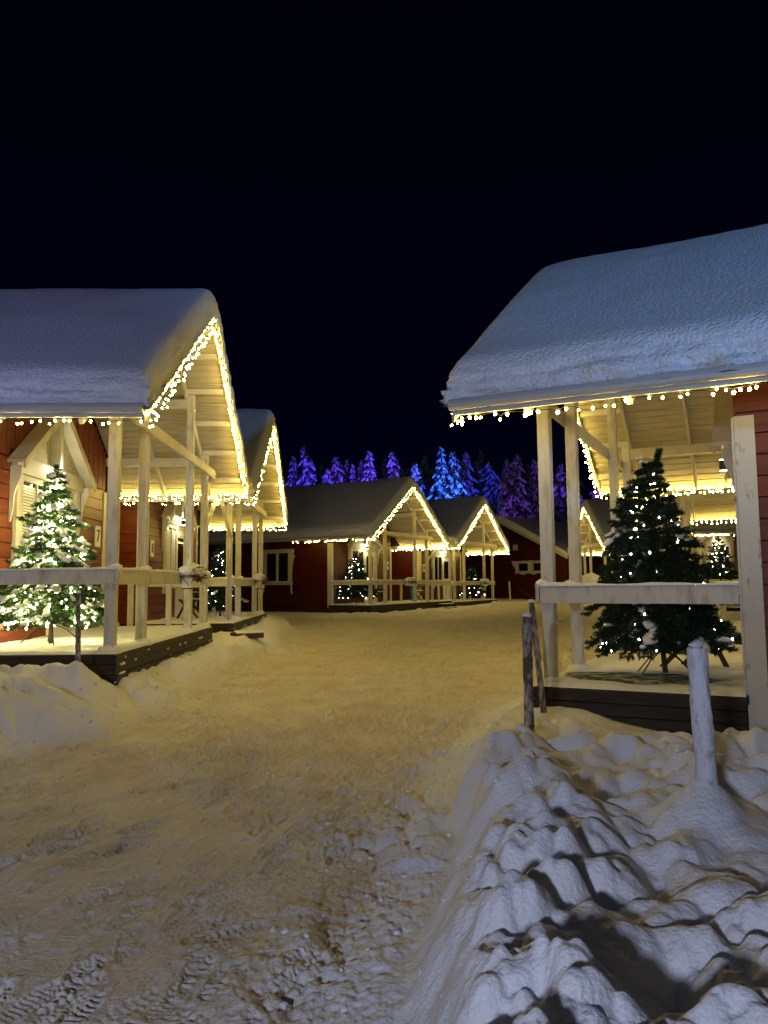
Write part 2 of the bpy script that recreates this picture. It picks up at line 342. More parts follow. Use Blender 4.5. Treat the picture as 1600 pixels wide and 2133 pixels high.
def make_ground():
    NR, NC = 780, 860
    i = np.linspace(0, 1, NR)
    near, farY = 1.3, 75.0
    inv = 1/near+(1/farY-1/near)*i**.92
    ys = 1/inv
    tx = np.tan(np.linspace(-math.atan(.86), math.atan(.86), NC))
    Y = np.repeat(ys[:, None], NC, 1); X = Y*tx[None, :]*(1+0*Y)
    X = X+np.sign(X)*0
    Z, road, dl, dr = H(X, Y)
    Z = stamp(X, Y, Z, road)
    # settle the loose snow: soften sharp creases away from the lane
    bk = (1-road)*ss(.25, .5, dr)+(1-road)*(dr < 0)*.5*(1-.6*ss(6, 12, Y))
    for it in range(6):
        A = Z.copy(); A[1:-1, 1:-1] = (Z[:-2, 1:-1]+Z[2:, 1:-1]+Z[1:-1, :-2]+Z[1:-1, 2:])*.25
        k_ = 1.0 if it < 1 else ss(7.0, 3.5, Y)
        Z = Z+(A-Z)*bk*.8*k_
    fine_ = fbm(X*30, Y*30, 85, 3)*.0022+np.clip(fbm(X*13, Y*13, 86, 3)-.1, 0, 1)*.012
    Z = Z+(1-road)*fine_
    V = np.stack([X, Y, Z], -1).reshape(-1, 3)
    id_ = np.arange(NR*NC).reshape(NR, NC)
    F = np.stack([id_[:-1, :-1], id_[:-1, 1:], id_[1:, 1:], id_[1:, :-1]], -1).reshape(-1, 4)
    me = np_mesh('snowy_ground', V, F)
    at = me.attributes.new('packed', 'FLOAT', 'POINT'); at.data.foreach_set('value', road.astype(np.float32).ravel())
    m = bpy.data.materials.new('ground snow'); m.use_nodes = True; t = m.node_tree; b = t.nodes['Principled BSDF']
    b.inputs['Roughness'].default_value = .6; b.inputs['Specular IOR Level'].default_value = .25
    an = t.nodes.new('ShaderNodeAttribute'); an.attribute_name = 'packed'
    tcn = t.nodes.new('ShaderNodeTexCoord')
    no = t.nodes.new('ShaderNodeTexNoise'); no.inputs['Scale'].default_value = 2.2; no.inputs['Detail'].default_value = 8; t.links.new(tcn.outputs['Object'], no.inputs['Vector'])
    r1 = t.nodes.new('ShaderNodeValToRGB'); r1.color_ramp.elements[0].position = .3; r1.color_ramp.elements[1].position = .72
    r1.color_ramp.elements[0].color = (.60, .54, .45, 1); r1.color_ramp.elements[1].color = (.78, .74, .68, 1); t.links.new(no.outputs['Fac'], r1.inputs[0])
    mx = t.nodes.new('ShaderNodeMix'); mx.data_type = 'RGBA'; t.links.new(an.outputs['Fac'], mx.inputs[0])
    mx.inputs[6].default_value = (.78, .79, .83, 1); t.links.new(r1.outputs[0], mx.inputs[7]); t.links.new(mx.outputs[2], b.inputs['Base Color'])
    nb = t.nodes.new('ShaderNodeTexNoise'); nb.inputs['Scale'].default_value = 60; nb.inputs['Detail'].default_value = 6; t.links.new(tcn.outputs['Object'], nb.inputs['Vector'])
    bp = t.nodes.new('ShaderNodeBump'); bp.inputs['Distance'].default_value = .012; bp.inputs['Strength'].default_value = .8
    t.links.new(nb.outputs['Fac'], bp.inputs['Height'])
    last = bp
    for (sc_, rot_, det, dist) in (((11, 1.3, 1), -20, 6, .045), ((6, .8, 1), -8, 5, .030), ((13, 12, 1), 0, 5, .022)):
        mp = t.nodes.new('ShaderNodeMapping'); mp.vector_type = 'POINT'; mp2 = t.nodes.new('ShaderNodeMapping')
        mp.inputs['Rotation'].default_value = (0, 0, math.radians(-rot_)); mp2.inputs['Scale'].default_value = sc_
        t.links.new(tcn.outputs['Object'], mp.inputs[0]); t.links.new(mp.outputs[0], mp2.inputs[0])
        nz = t.nodes.new('ShaderNodeTexNoise'); nz.inputs['Scale'].default_value = 1.0; nz.inputs['Detail'].default_value = det; t.links.new(mp2.outputs[0], nz.inputs['Vector'])
        b3 = t.nodes.new('ShaderNodeBump'); b3.inputs['Distance'].default_value = dist; t.links.new(an.outputs['Fac'], b3.inputs['Strength'])
        t.links.new(nz.outputs['Fac'], b3.inputs['Height']); t.links.new(last.outputs[0], b3.inputs['Normal']); last = b3
    t.links.new(last.outputs[0], b.inputs['Normal'])
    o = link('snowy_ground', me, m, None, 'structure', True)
    # the same land round about, coarser and a little lower
    n = 90; g = np.linspace(-1, 1, n); gx = np.sign(g)*np.abs(g)**1.6*260; gy = gx
    X2, Y2 = np.meshgrid(gx, gy); Z2 = .012*np.clip(Y2, -5, 14)+.008*np.clip(Y2-14, 0, 46)-.15
    V = np.stack([X2, Y2, Z2], -1).reshape(-1, 3); id_ = np.arange(n*n).reshape(n, n)
    F = np.stack([id_[:-1, :-1], id_[:-1, 1:], id_[1:, 1:], id_[1:, :-1]], -1).reshape(-1, 4)
    link('snow_field', np_mesh('snow_field', V, F), 'snow', None, 'structure', True)
make_ground()
def clods():
    rs = np.random.RandomState(77); nb = None; V_, F_ = ICO1; VV = []; FF = []; n = 0
    xs = []; ys = []
    for pl, cnt, off, sp, y0, y1 in ((RTOE, 300, .05, .20, 1.5, 10), (LTOE, 260, .15, .30, 5, 26), (RTOE, 60, .6, .25, 1.5, 6)):
        P = np.array(pl); seg = np.linalg.norm(P[1:]-P[:-1], axis=1)
        k = 0
        while k < cnt:
            i = rs.choice(len(seg), p=seg/seg.sum()); f = rs.rand(); p = P[i]+(P[i+1]-P[i])*f
            if not (y0 < p[1] < y1) or rs.rand() > 1.6/(1+.10*p[1]**1.2)+.15: continue
            d = (P[i+1]-P[i])/seg[i]; nrm = np.array([d[1], -d[0]]); sgn = 1 if pl is RTOE else -1
            q = p+nrm*sgn*(off+rs.normal(0, sp)); xs.append(q[0]); ys.append(q[1]); k += 1
    xs = np.array(xs); ys = np.array(ys); zs = H(xs[:, None], ys[:, None], False)[:, 0]
    for x, y, z in zip(xs, ys, zs):
        r = .005+.018*rs.rand()**3+.0009*y
        P = V_*(1+rs.uniform(-.35, .35, (len(V_), 1)))*r*rs.uniform(.5, 1.4, 3)*np.array([1, 1, .7])
        a = rs.rand()*6; ca, sa = math.cos(a), math.sin(a); P = np.stack([P[:, 0]*ca-P[:, 1]*sa, P[:, 0]*sa+P[:, 1]*ca, P[:, 2]], 1)
        VV.append(P+np.array([x, y, z+r*.05])); FF.append(F_+n); n += len(V_)
    link('snow_clods', np_mesh('snow_clods', np.concatenate(VV), np.concatenate(FF)), 'snow', None, 'stuff', False, 'broken clods of snow scattered along the edges of the lane')
clods()
def gz(x, y): return float(H(np.array([[x]], float), np.array([[y]], float), False)[0, 0])

# ------------------------------------------------------------------ cabins
UI, UO, UE, OV, PD, HR, UD, UW, HE, RISE = 1.34, 2.54, 3.48, .575, 1.78, .78, 2.72, 2.5, 2.5, 2.31
SL = RISE/UE
def under(u): return HE+.06+(UE-abs(u))*SL
BULB_ME = None
def bulb_mesh(r=.0130):
    V, F = ICO1; P = V.copy()*r; P[:, 2] *= 1.25; P[:, 2] -= r*.6
    me = np_mesh('bulb', P, F); me.materials.append(MT['bulb']); return me
BULB_ME = bulb_mesh()
def string_lights(cab, label, rows, group, single=True, cat='string lights', m='bulb', r=.021):
    """rows: list of point lists in the cabin's local space; one cable and its bulbs"""
    t = thing('string_lights', label, cat, cab.location, cab.rotation_euler.z, group)
    c = MB(); nb = NB(); k = 0
    for row in rows:
        if len(row) > 1: c.tube(row, .004, 3)
    c.build('cable', 'cable', t)
    for row in rows:
        for p in row:
            p = Vector(p)+Vector((random.uniform(-.012, .012), random.uniform(-.012, .012), random.uniform(-.02, .004)-.012))
            if single:
                o = bpy.data.objects.new('bulb', BULB_ME); col.objects.link(o); o.parent = t; o.location = p
                o.rotation_euler = (random.uniform(-.7, .7), random.uniform(-.7, .7), 0); q_ = random.uniform(.72, 1.15); o.scale = (q_, q_, q_)
            else:
                V, F = ICO1; nb.add(V*np.array((r, r, r*1.2))+np.array(p[:]), F); k += 1
    if not single and k: nb.build('bulbs', m, t, 'stuff')
    return t
def roof_snow(parent, VL, T=.40, seed=0):
    prof = [(0, 0), (.02, .05), (.035, .11), (.045, .18), (.05, .25), (.055, .32), (.055, .40), (.052, .47), (.047, .54), (.04, .61), (.03, .68), (.015, .75), (-.005, .82), (-.035, .88), (-.075, .93), (-.13, .965), (-.21, .988), (-.32, 1)]
    def axis(lo, hi, n, both=True, k=1.0):
        a = [(lo-(o if o > 0 else o*k), t) for o, t in prof]
        mid = np.linspace(lo+.36*k, hi-.36*k, n)[1:-1]
        a += [(x, 1.0) for x in mid]
        if both: a += [(hi+(o if o > 0 else o*k), t) for o, t in prof[::-1]]
        return a
    us = axis(-UE, UE, 90, True, .65); vs = axis(-OV-.03, VL, 200, True, .55)
    U = np.array([a[0] for a in us]); TU = np.array([a[1] for a in us]); Vv = np.array([a[0] for a in vs]); TV = np.array([a[1] for a in vs])
    U2, V2 = np.meshgrid(U, Vv, indexing='ij'); T2 = np.minimum(TU[:, None], TV[None, :])
    TU2 = TU[:, None]+0*T2; TV2 = TV[None, :]+0*T2
    # rounding where both edges meet, tighter along the verge
    T2 = 1-np.sqrt(np.clip((1-TU2)**2+(1-TV2)**2, 0, 1))
    Us = np.clip(U2, -UE-.02, UE+.02)
    base = HE+.125+(UE-np.sqrt(Us**2+.03))*SL
    base_in = base
    thick = T*(1+.08*fbm(V2*.35+seed, U2*.5, 5+seed, 2))
    Z = base_in+T2*thick
    edge = (1-T2)*ss(0, .08, T2)
    nz = fbm(V2*4+seed, T2*5+U2*3, 9+seed, 2)*.8+fbm(V2*17+seed, T2*9+U2*12, 19+seed, 3)*.8+fbm(V2*1.3+seed, T2*11, 29+seed, 2)*1.0
    U2 = U2+np.sign(U2)*edge*nz*.085*(1-ss(.80, .93, TU2))*(np.abs(U2) > UE-.5)
    V2 = V2-edge*nz*.055*(1-ss(.8, .93, TV2))
    Z = Z+.012*fbm(V2*3, U2*3, 12+seed, 3)*T2+.03*fbm(V2*.8, U2*.8, 15+seed, 2)*T2
    nu, nv = U2.shape
    top = np.stack([V2, U2, Z], -1).reshape(-1, 3)
    bot = np.stack([V2, U2, base-.02+0*Z], -1).reshape(-1, 3)
    id_ = np.arange(nu*nv).reshape(nu, nv)
    F = np.stack([id_[:-1, :-1], id_[:-1, 1:], id_[1:, 1:], id_[1:, :-1]], -1).reshape(-1, 4)
    Fb = F[:, ::-1]+nu*nv
    per = list(id_[0, :])+list(id_[1:, -1])+list(id_[-1, -2::-1])+list(id_[-2:0:-1, 0])
    per = np.array(per); nxt = np.roll(per, -1)
    Fs = np.stack([per, per+nu*nv, nxt+nu*nv, nxt], -1)
    me = np_mesh('roof_snow', np.concatenate([top, bot]), np.concatenate([F[:, ::-1], Fb[:, :], Fs]))
    return link('roof_snow', me, 'roofsnow', parent, None, True, fix=True)
def snow_strip(parent, p0, p1, wd, th, seed=0, name='snow_cap', mm='snow'):
    p0 = np.array(p0, float); p1 = np.array(p1, float); L = np.linalg.norm(p1-p0); n = max(4, int(L/.06)); d = (p1-p0)/L
    side = np.cross(d, [0, 0, 1]); side /= np.linalg.norm(side); k = 7
    s = np.linspace(0, 1, n+1); V = []
    h = th*(.75+.5*fbm(s*L*3+seed*7.3, s*0+seed, seed, 3))*np.clip(np.minimum(s, 1-s)*L/.05, .15, 1)**.5
    for i, si in enumerate(s):
        for j in range(k):
            a = PI*j/(k-1); V.append(p0+(p1-p0)*si+side*math.cos(a)*wd/2*(1+.06*math.sin(si*L*9+j))+np.array([0, 0, math.sin(a)**.7*h[i]]))
    V = np.array(V); id_ = np.arange((n+1)*k).reshape(n+1, k)
    F = np.stack([id_[:-1, :-1], id_[1:, :-1], id_[1:, 1:], id_[:-1, 1:]], -1).reshape(-1, 4)
    me = np_mesh(name, V, F); return link(name, me, mm, parent, None, True)
def deck_snow(parent, v0, v1, u0, u1, th, seed=0):
    nu, nv = 90, 60
    V2, U2 = np.meshgrid(np.linspace(v0, v1, nv), np.linspace(u0, u1, nu), indexing='ij')
    e = np.minimum(np.minimum(V2-v0, 9), np.minimum(U2-min(u0, u1), max(u0, u1)-U2))
    t = np.sqrt(np.clip(1-(1-np.clip(e/.09, 0, 1))**2, 0, 1))
    Z = .004+t*th*(.8+.5*fbm(V2*2+seed, U2*2, 3+seed, 3))+.008*fbm(V2*9, U2*9, 5+seed, 3)*t
    Z = Z+t*.012*np.sin(U2*2*PI/.14)*0
    V = np.stack([V2, U2, Z], -1).reshape(-1, 3); id_ = np.arange(nu*nv).reshape(nv, nu)
    F = np.stack([id_[:-1, :-1], id_[1:, :-1], id_[1:, 1:], id_[:-1, 1:]], -1).reshape(-1, 4)
    return link('deck_snow', np_mesh('deck_snow', V, F), 'snow', parent, None, True, fix=True)

def cabin(name, label, cx, cy, ang, left, dz, number=None, numside=1, fine=True, VL=8.0, pd=PD, pipes=(), southplanks=True, singles=False,
          ext=0.0, sidewin=None, blinds=True, group='red cabins with lit gable porches', seed=0, Tsnow=.40, rail_south=True, cbottom=-.12, endrail=True):
    m = -1 if left else 1
    rz = (PI-ang) if left else -ang
    t = thing(name, label, 'cabin', (cx, cy, dz), rz, group)
    P = lambda v, u, w_: (v, m*u, w_)
    # posts
    for u in (-UO, -UI, UI, UO):
        topw = under(u)-.02
        b = MB(); b.beam(P(.0, u, -.0), P(.0, u, topw), .12, .12, .008); b.build('post', 'whitev', t)
        if fine:
            s = NB(); V, F = lump((0, m*u, .01), (.13, .14, .09), seed+int(u*10), 2, .25); s.add(V, F)
            s.build('snow_heap', 'snow', t)
    # tie beam, purlins
    b = MB(); b.beam(P(-.082, -UE+.25, 2.83), P(-.082, UE-.25, 2.83), .045, .15); b.build('tie_beam', 'white', t)
    for u in (-UO, UO):
        b = MB(); b.beam(P(-.06, u, under(u)-.19), P(pd, u, under(u)-.19), .09, .15); b.build('eave_plate', 'white', t)
    for u in (-UI, UI):
        b = MB(); b.beam(P(-.06, u, under(u)-.20), P(pd, u, under(u)-.20), .09, .16); b.build('purlin', 'white', t)
    # rafters and lookouts
    for v in ((.075, .95) if fine else (.075,)):
        for s in (-1, 1):
            b = MB(); b.beam(P(v, s*.02, under(.02)-.085), P(v, s*(UE-.04), under(UE-.04)-.085), .05, .12); b.build('rafter', 'white', t)
    for s in (-1, 1):
        for k in range(1, 6):
            u = s*(UE*k/5.6)
            b = MB(); b.beam(P(-OV+.02, u, under(u)-.07), P(.05, u, under(u)-.07), .045, .09); b.build('lookout', 'white', t)
    # roof slabs, soffit boards, barge boards, fascia with gutter
    for s in (-1, 1):
        b = MB(); q = [P(-OV, 0, under(0)), P(-OV, s*UE, under(UE)), P(-OV, s*UE, under(UE)+.06), P(-OV, 0, under(0)+.06)]
        b.prism(q, (1, 0, 0), VL+OV); b.build('roof', 'dark', t)
        b = MB(); nb = 30 if fine else 16; st = UE/nb
        for k in range(nb):
            u0, u1 = s*(k*st+.008), s*((k+1)*st-.008); th = .016+.005*((k*7) % 3)/3
            q = [P(-OV+.005, u0, under(u0)-.002), P(-OV+.005, u1, under(u1)-.002), P(-OV+.005, u1, under(u1)-th), P(-OV+.005, u0, under(u0)-th)]
            b.prism(q, (1, 0, 0), pd+OV-.01)
        b.build('soffit_boards', 'soffit', t, 'stuff')
        b = MB(); q = [P(-OV-.028, 0, under(0)-.10), P(-OV-.028, s*(UE+.02), under(UE)-.115), P(-OV-.028, s*(UE+.02), under(UE)+.075), P(-OV-.028, 0, under(0)+.085)]
        b.prism(q, (1, 0, 0), .026); b.build('barge_board', 'white', t)
        b = MB(); b.box(P(-OV-.028, s*(UE+.002), HE+.005), P(VL, s*(UE+.03), HE+.135)); b.build('fascia', 'metal', t)
        b = MB(); b.tube([P(-OV-.03, s*(UE+.075), HE+.09), P(VL, s*(UE+.075), HE+.09)], .052, 10); b.build('gutter', 'metal', t)
    for (s, ) in [(p,) for p in pipes]:
        uo = s*(UE+.05)
        b = MB(); b.tube([P(-.02, uo, HE+.06), P(-.02, uo, HE-.08), P(-.02, s*(UE-.12), HE-.20), P(-.02, s*(UO+.16), HE-.60), P(-.02, s*(UO+.10), HE-.72), P(-.02, s*(UO+.10), .06)], .04, 8)
        b.build('downpipe', 'white', t, smooth=True)
    roof_snow(t, VL, Tsnow, seed)
    # porch wall with planks
    wall = MB(); wall.box(P(pd+.03, -UW, -.3), P(pd+.15, UW, 2.46))
    wall.prism([P(pd+.03, -UW, 2.461), P(pd+.03, UW, 2.461), P(pd+.03, UW, under(UW)-.02), P(pd+.03, 0, under(0)-.02), P(pd+.03, -UW, under(UW)-.02)], (1, 0, 0), .12)
    for s in (-1, 1):
        wall.box(P(pd+.151, s*UW, -.3), P(VL-.3, s*(UW-.12), 2.7))
    wall.box(P(VL-.29, -UW, -.3), P(VL-.2, UW, 2.7))
    W = wall.build('wall', 'redback', t)
    pm = MB(); ph = .19
    def plank(a, b_):
        if singles:
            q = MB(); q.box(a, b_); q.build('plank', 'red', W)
        else: pm.box(a, b_)
    for k in range(13):
        w0, w1 = k*ph+.008, (k+1)*ph-.008; pr = .004*((k*5) % 3)
        for (ua, ub) in ((-UW, -1.13), (1.13, UW)):
            plank(P(pd+.004-pr, ua, w0), P(pd+.029, ub, w1))
        if w1 < .78: plank(P(pd+.004-pr, -1.13, w0), P(pd+.029, .07, w1))
    nb = 40; bw = 2*UW/nb
    for k in range(nb):
        u0 = -UW+k*bw; u1 = u0+bw-.01; tp = min(under(u0), under(u1))-.03
        lo = 2.478
        if max(abs(u0), abs(u1)) < 1.28: lo = 2.6
        plank(P(pd+.006-.003*(k % 2), u0, lo), P(pd+.029, u1, tp))
    for s in (-1, 1):
        if s == 1 and not fine: continue
        if not southplanks: continue
        for k in range(13):
            w0, w1 = k*ph+.007, (k+1)*ph-.007
            if sidewin and s == -1 and w1 > .75 and w0 < 2.25:
                plank(P(pd+.03, s*(UW+.001), w0), P(sidewin[0]-.02, s*(UW+.026), w1)); plank(P(sidewin[1]+.02, s*(UW+.001), w0), P(VL-.2, s*(UW+.026), w1))
            else:
                cut = pd+1.9+.7*((k*3) % 4)
                plank(P(pd+.03, s*(UW+.001), w0), P(cut-.008, s*(UW+.026), w1)); plank(P(cut+.008, s*(UW+.001), w0), P(VL-.2, s*(UW+.024), w1))
        for k in range(1): plank(P(pd+.03, s*(UW+.001), 13*ph+.01), P(VL-.2, s*(UW+.024), 2.72))
    if not singles: pm.build('planks', 'redshade', W, 'stuff')
    for s in (-1, 1):
        b = MB(); b.box(P(pd-.016, s*(UW-.105), 0), P(pd+.003, s*(UW+.044), 2.43)); b.box(P(pd+.006, s*(UW+.0275), cbottom), P(pd+.17, s*(UW+.046), 2.44)); b.build('corner_board', 'whitekn', t)
    # door hood: a small gable over window and door
    hw, hz, hs, hd = 1.36, 2.42, .74, .24
    for s in (-1, 1):
        b = MB(); q = [P(pd-hd, 0, hz+hw*hs), P(pd-hd, s*hw, hz), P(pd-hd, s*(hw-.02), hz-.11), P(pd-hd, 0, hz+hw*hs-.15)]
        b.prism(q, (1, 0, 0), .03); b.build('hood_barge', 'white', t)
        b = MB(); q = [P(pd-hd+.032, 0, hz+hw*hs+.0), P(pd-hd+.032, s*hw, hz), P(pd-hd+.032, s*hw, hz-.04), P(pd-hd+.032, 0, hz+hw*hs-.04)]
        b.prism(q, (1, 0, 0), hd-.036); b.build('hood_roof', 'white', t)
        # curved bracket
        pts = []
        for k in range(15):
            x = k/14; pts.append((.13*(1-x)**1.2+.025*math.sin(x*9)*(1-x)+.02, hz-.06-x*.75))
        poly = [P(pd-.0-px_, s*1.22, pz) for px_, pz in pts]+[P(pd-.001, s*1.22, hz-.81), P(pd-.001, s*1.22, hz-.06)]
        b = MB(); b.prism(poly, (0, m*s, 0), .035); b.build('bracket', 'white', t)
        b = MB(); b.box(P(pd-.05, s*.97, .0 if s > 0 else .62), P(pd+.003, s*1.13, 2.28)); b.build('casing', 'white', t)
    b = MB(); b.prism([P(pd-.03, -1.20, 2.52), P(pd-.03, 1.20, 2.52), P(pd-.03, 0, 2.42+1.36*.74-.08)], (1, 0, 0), .03); b.build('tympanum', 'soffit', t)
    b = MB(); b.box(P(pd-.075, -1.21, 2.285), P(pd-.001, 1.21, 2.515)); b.build('frieze', 'white', t)
    b = MB(); b.box(P(pd-hd+.06, -.05, 2.5), P(pd-.031, .05, 3.22)); b.build('king_post', 'white', t)
    # lamp under the king post
    b = MB(); b.tube([P(pd-.2, 0, 2.30), P(pd-.2, 0, 2.42)], .045, 10); L_ = b.build('porch_lamp', 'iron', t)
    b = MB(); b.tube([P(pd-.2, 0, 2.292), P(pd-.2, 0, 2.298)], .04, 10); b.build('lamp_glass', 'downlamp', L_)
    b = MB(); b.tube([P(pd-.2, 0, 2.422), P(pd-.2, 0, 2.428)], .04, 10); b.build('lamp_glass', 'downlamp', L_)
    ld = bpy.data.lights.new('porch_light', 'POINT'); ld.energy = 8; ld.color = (1, .86, .45); ld.shadow_soft_size = .03
    lo = bpy.data.objects.new('porch_light', ld); col.objects.link(lo); lo.parent = t; lo.location = P(pd-.22, 0, 2.24)
    ld2 = bpy.data.lights.new('porch_light', 'POINT'); ld2.energy = 6; ld2.color = (1, .9, .62); ld2.shadow_soft_size = .03
    lo = bpy.data.objects.new('porch_light', ld2); col.objects.link(lo); lo.parent = t; lo.location = P(pd-.22, 0, 2.49)
    # window
    b = MB()
    for (a0, a1, w0, w1) in ((-.965, -.90, .80, 2.28), (-.0, .07, .80, 2.28), (-.899, -.001, 2.20, 2.28), (-.899, -.001, .80, .88), (-.47, -.43, .881, 2.199)):
        b.box(P(pd-.03, a0, w0), P(pd+.02, a1, w1))
    wf = b.build('window', 'white', t)
    b = MB(); b.box(P(pd-.08, -1.0, .74), P(pd+.01, .09, .79)); b.build('sill', 'white', wf)
    b = MB(); b.box(P(pd+.006, -.90, .88), P(pd+.012, -.0, 2.2)); b.build('pane', 'glassdark', wf)
    if blinds and fine:
        for k in range(31):
            w0 = .90+k*.0405
            q = MB(); q.box(P(pd-.012, -.885, w0), P(pd+.0, -.48, w0+.032)); q.box(P(pd-.012, -.42, w0), P(pd+.0, -.015, w0+.032)); q.build('blind_slat', 'blind', wf)
    # door
    b = MB(); b.box(P(pd-.015, .10, .04), P(pd+.02, .94, 2.2)); D = b.build('door', 'doorw', t)
    b = MB(); b.box(P(pd-.03, .09, 2.21), P(pd+.02, .95, 2.28)); b.build('lintel', 'white', D)
    b = MB(); b.box(P(pd-.022, .24, 1.1), P(pd-.016, .80, 2.0)); b.build('door_pane', 'glassdark', D)
    b = MB(); b.tube([P(pd-.06, .18, 1.0), P(pd-.06, .30, 1.0)], .012, 6); b.tube([P(pd-.018, .18, 1.0), P(pd-.06, .18, 1.0)], .01, 6); b.build('handle', 'iron', D)
    if number:
        us = 2.12*numside
        b = MB(); b.box(P(pd-.022, us-.13, 1.44), P(pd-.006, us+.13, 1.80)); N = b.build('number_sign', 'plate', t)
        b = MB(); b.box(P(pd-.025, us-.135, 1.435), P(pd-.0225, us+.135, 1.45)); b.box(P(pd-.025, us-.135, 1.79), P(pd-.0225, us+.135, 1.805)); b.build('sign_trim', 'whitev', N)
        tx_ = text_mesh(number, .30 if len(number) == 1 else .24, P(pd-.026, us, 1.62), (PI/2, 0, -PI/2), N)
    # rails
    vf = -.085
    def rail(a, b_, nm='rail'):
        q = MB(); q.beam(a, b_, .036, .165, .005); r_ = q.build(nm, 'whitev', t)
        zz = .083
        snow_strip(r_, (a[0], a[1], a[2]+zz), (b_[0], b_[1], b_[2]+zz), .06, .035, seed+int(abs(a[1]*7+b_[0]*5)))
    rw = HR+.0825
    rail(P(vf, -UO-.11, rw), P(vf, UO+.1+ext, rw))
    if rail_south: rail(P(vf+.025, -UO-.085, rw), P(pd-.02, -UO-.085, rw))
    rail(P(vf+.025, UO+.08+ext, rw), P(pd-.02, UO+.08+ext, rw))
    for (v_, u_, h_) in [(.62, UO+.02, rw), (1.3, UO+.02, rw)]+([(0, UO+e, rw-.06) for e in (.55, 1.25, 2.0)] if ext else []):
        b = MB(); b.beam(P(v_, u_, 0), P(v_, u_, h_), .09, .09); b.build('rail_post', 'whitev', t)
    if fine:
        for u in (-UO, -UI, UI, UO):
            s = NB(); V, F = lump(P(-.03, u, rw+.09), (.10, .10, .07), seed+int(u*13)+3, 2, .2); s.add(V, F); s.build('snow_heap', 'snow', t)
    # deck
    u1 = UD+ext
    b = MB(); b.box(P(-.10, -UD+.02, -.06), P(pd+.02, u1-.02, -.004)); dk = b.build('deck', 'deck', t)
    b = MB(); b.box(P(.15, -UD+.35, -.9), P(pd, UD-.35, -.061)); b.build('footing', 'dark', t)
    for k in range(3):
        w1 = -.004-k*.112; w0 = w1-.104; o_ = .008*((k*2+seed) % 3)
        q = MB(); q.box(P(-.13-o_, -UD-.02, w0), P(-.101, u1+.02, w1)); q.build('fascia_board', 'deck', dk)
        q = MB(); q.box(P(-.099, -UD-.022+0*o_, w0), P(pd+.0, -UD+.01, w1)); q.build('fascia_board', 'deck', dk)
        q = MB(); q.box(P(-.099, u1-.01, w0), P(pd+.0, u1+.022, w1)); q.build('fascia_board', 'deck', dk)
    if fine:
        for k in range(20):
            v0 = -.1+k*(pd+.1)/20
            q = MB(); q.box(P(v0+.004, -UD+.01, -.003), P(v0+(pd+.1)/20-.004, u1-.01, .004)); q.build('deck_board', 'deck', dk)
        s = NB(); rr = random.Random(seed)
        for k in range(26):
            uu = rr.uniform(-UD, UD)
            if rr.random() < .35: uu = -UD+abs(rr.gauss(0, .25))
            V, F = lump(P(-.13, uu, rr.choice([-.12, -.23, -.05, -.3])), (.018, rr.uniform(.03, .10), rr.uniform(.012, .03)), k, 1, .3); s.add(V, F)
        s.build('snow_clods', 'snow', dk, 'stuff')
    deck_snow(t, -.125, pd+.0, m*-UD if m > 0 else -u1, m*u1 if m > 0 else UD, .045, seed)
    # side window
    if sidewin:
        a0, a1 = sidewin; y = UW+.03; wn = MB()
        wn.box(P(a0-.12, -y, .80), P(a1+.12, -(y+.03), .92)); wn.box(P(a0-.18, -y, 2.10), P(a1+.18, -(y+.05), 2.26))
        for a in (a0, (a0+a1)/2-.05, a1-.1): wn.box(P(a, -y, .921), P(a+.1, -(y+.03), 2.099))
        wo = wn.build('window', 'white', t)
        b = MB(); b.box(P(a0+.05, -(UW+.002), .9), P(a1-.05, -(UW+.012), 2.1)); b.build('pane', 'glassdark', wo)
        for s, a in ((-1, a0-.12), (1, a1+.02)):
            poly = [P(a+(0 if s < 0 else .1), -y, z_) for z_ in (2.099, .45)]
            k_ = [(0.0, 2.099), (.16, 2.0), (.10, 1.85), (.05, 1.6), (.02, 1.3), (.02, .5), (.06, .42)]
            poly = [P(a+.05+s*x, -y, z_) for x, z_ in k_]+[P(a+.05-s*.05, -y, .5), P(a+.05-s*.05, -y, 2.099)]
            b = MB(); b.prism(poly, (0, m*-1, 0), .028); b.build('side_board', 'white', wo)
        snow_strip(wo, P(a0-.1, -(y+.03), .92), P(a1+.1, -(y+.03), .92), .08, .05, seed)
    # string lights
    rnd = random.Random(seed+50)
    short = label.split(' with ')[0].replace(' at the end of the lane', '')
    nb_ = 46 if fine else 25; br_ = .0145
    def row(a, b_, n, off, jit, drop=0.0):
        r_ = []
        for k in range(n):
            if rnd.random() < drop: continue
            f_ = (k+.5)/n; p = [a[i]+(b_[i]-a[i])*f_+rnd.uniform(-jit, jit)*(1 if i else .5) for i in range(3)]
            r_.append((p[0]+off[0], p[1]+off[1], p[2]+off[2]))
        return r_
    rows = []
    for s in (-1, 1):
        A = P(-OV-.045, s*.03, under(.03)-.06); B = P(-OV-.045, s*(UE-.03), under(UE-.03)-.06)
        rows += [row(A, B, nb_, (0, 0, .01), .032), row(A, B, nb_, (-.01, 0, -.115), .036)]
    string_lights(t, short+': warm lights zigzagging up its gable', rows, 'string lights on the cabins', singles, r=br_)
    rows = []
    A = P(-OV-.02, (UE-.04), HE+.02); B = P(pd+.1, (UE-.04), HE+.02)
    rows = [row(A, B, 34 if fine else 22, (0, 0, .0), .02), row(A, B, 34 if fine else 22, (0, 0, -.075), .025)]
    string_lights(t, short+': double row of warm lights under its far eave', rows, 'string lights on the cabins', singles, r=br_)
    A = P(-OV-.02, -(UE-.02), HE-.0); B = P(pd+1.4, -(UE-.02), HE-.0)
    rows = [row(A, B, 64, (0, 0, -.015), .022, .38)]
    string_lights(t, short+': loose hanging lights along its near eave', rows, 'string lights on the cabins', singles, r=br_)
    t['_m'] = m
    return t
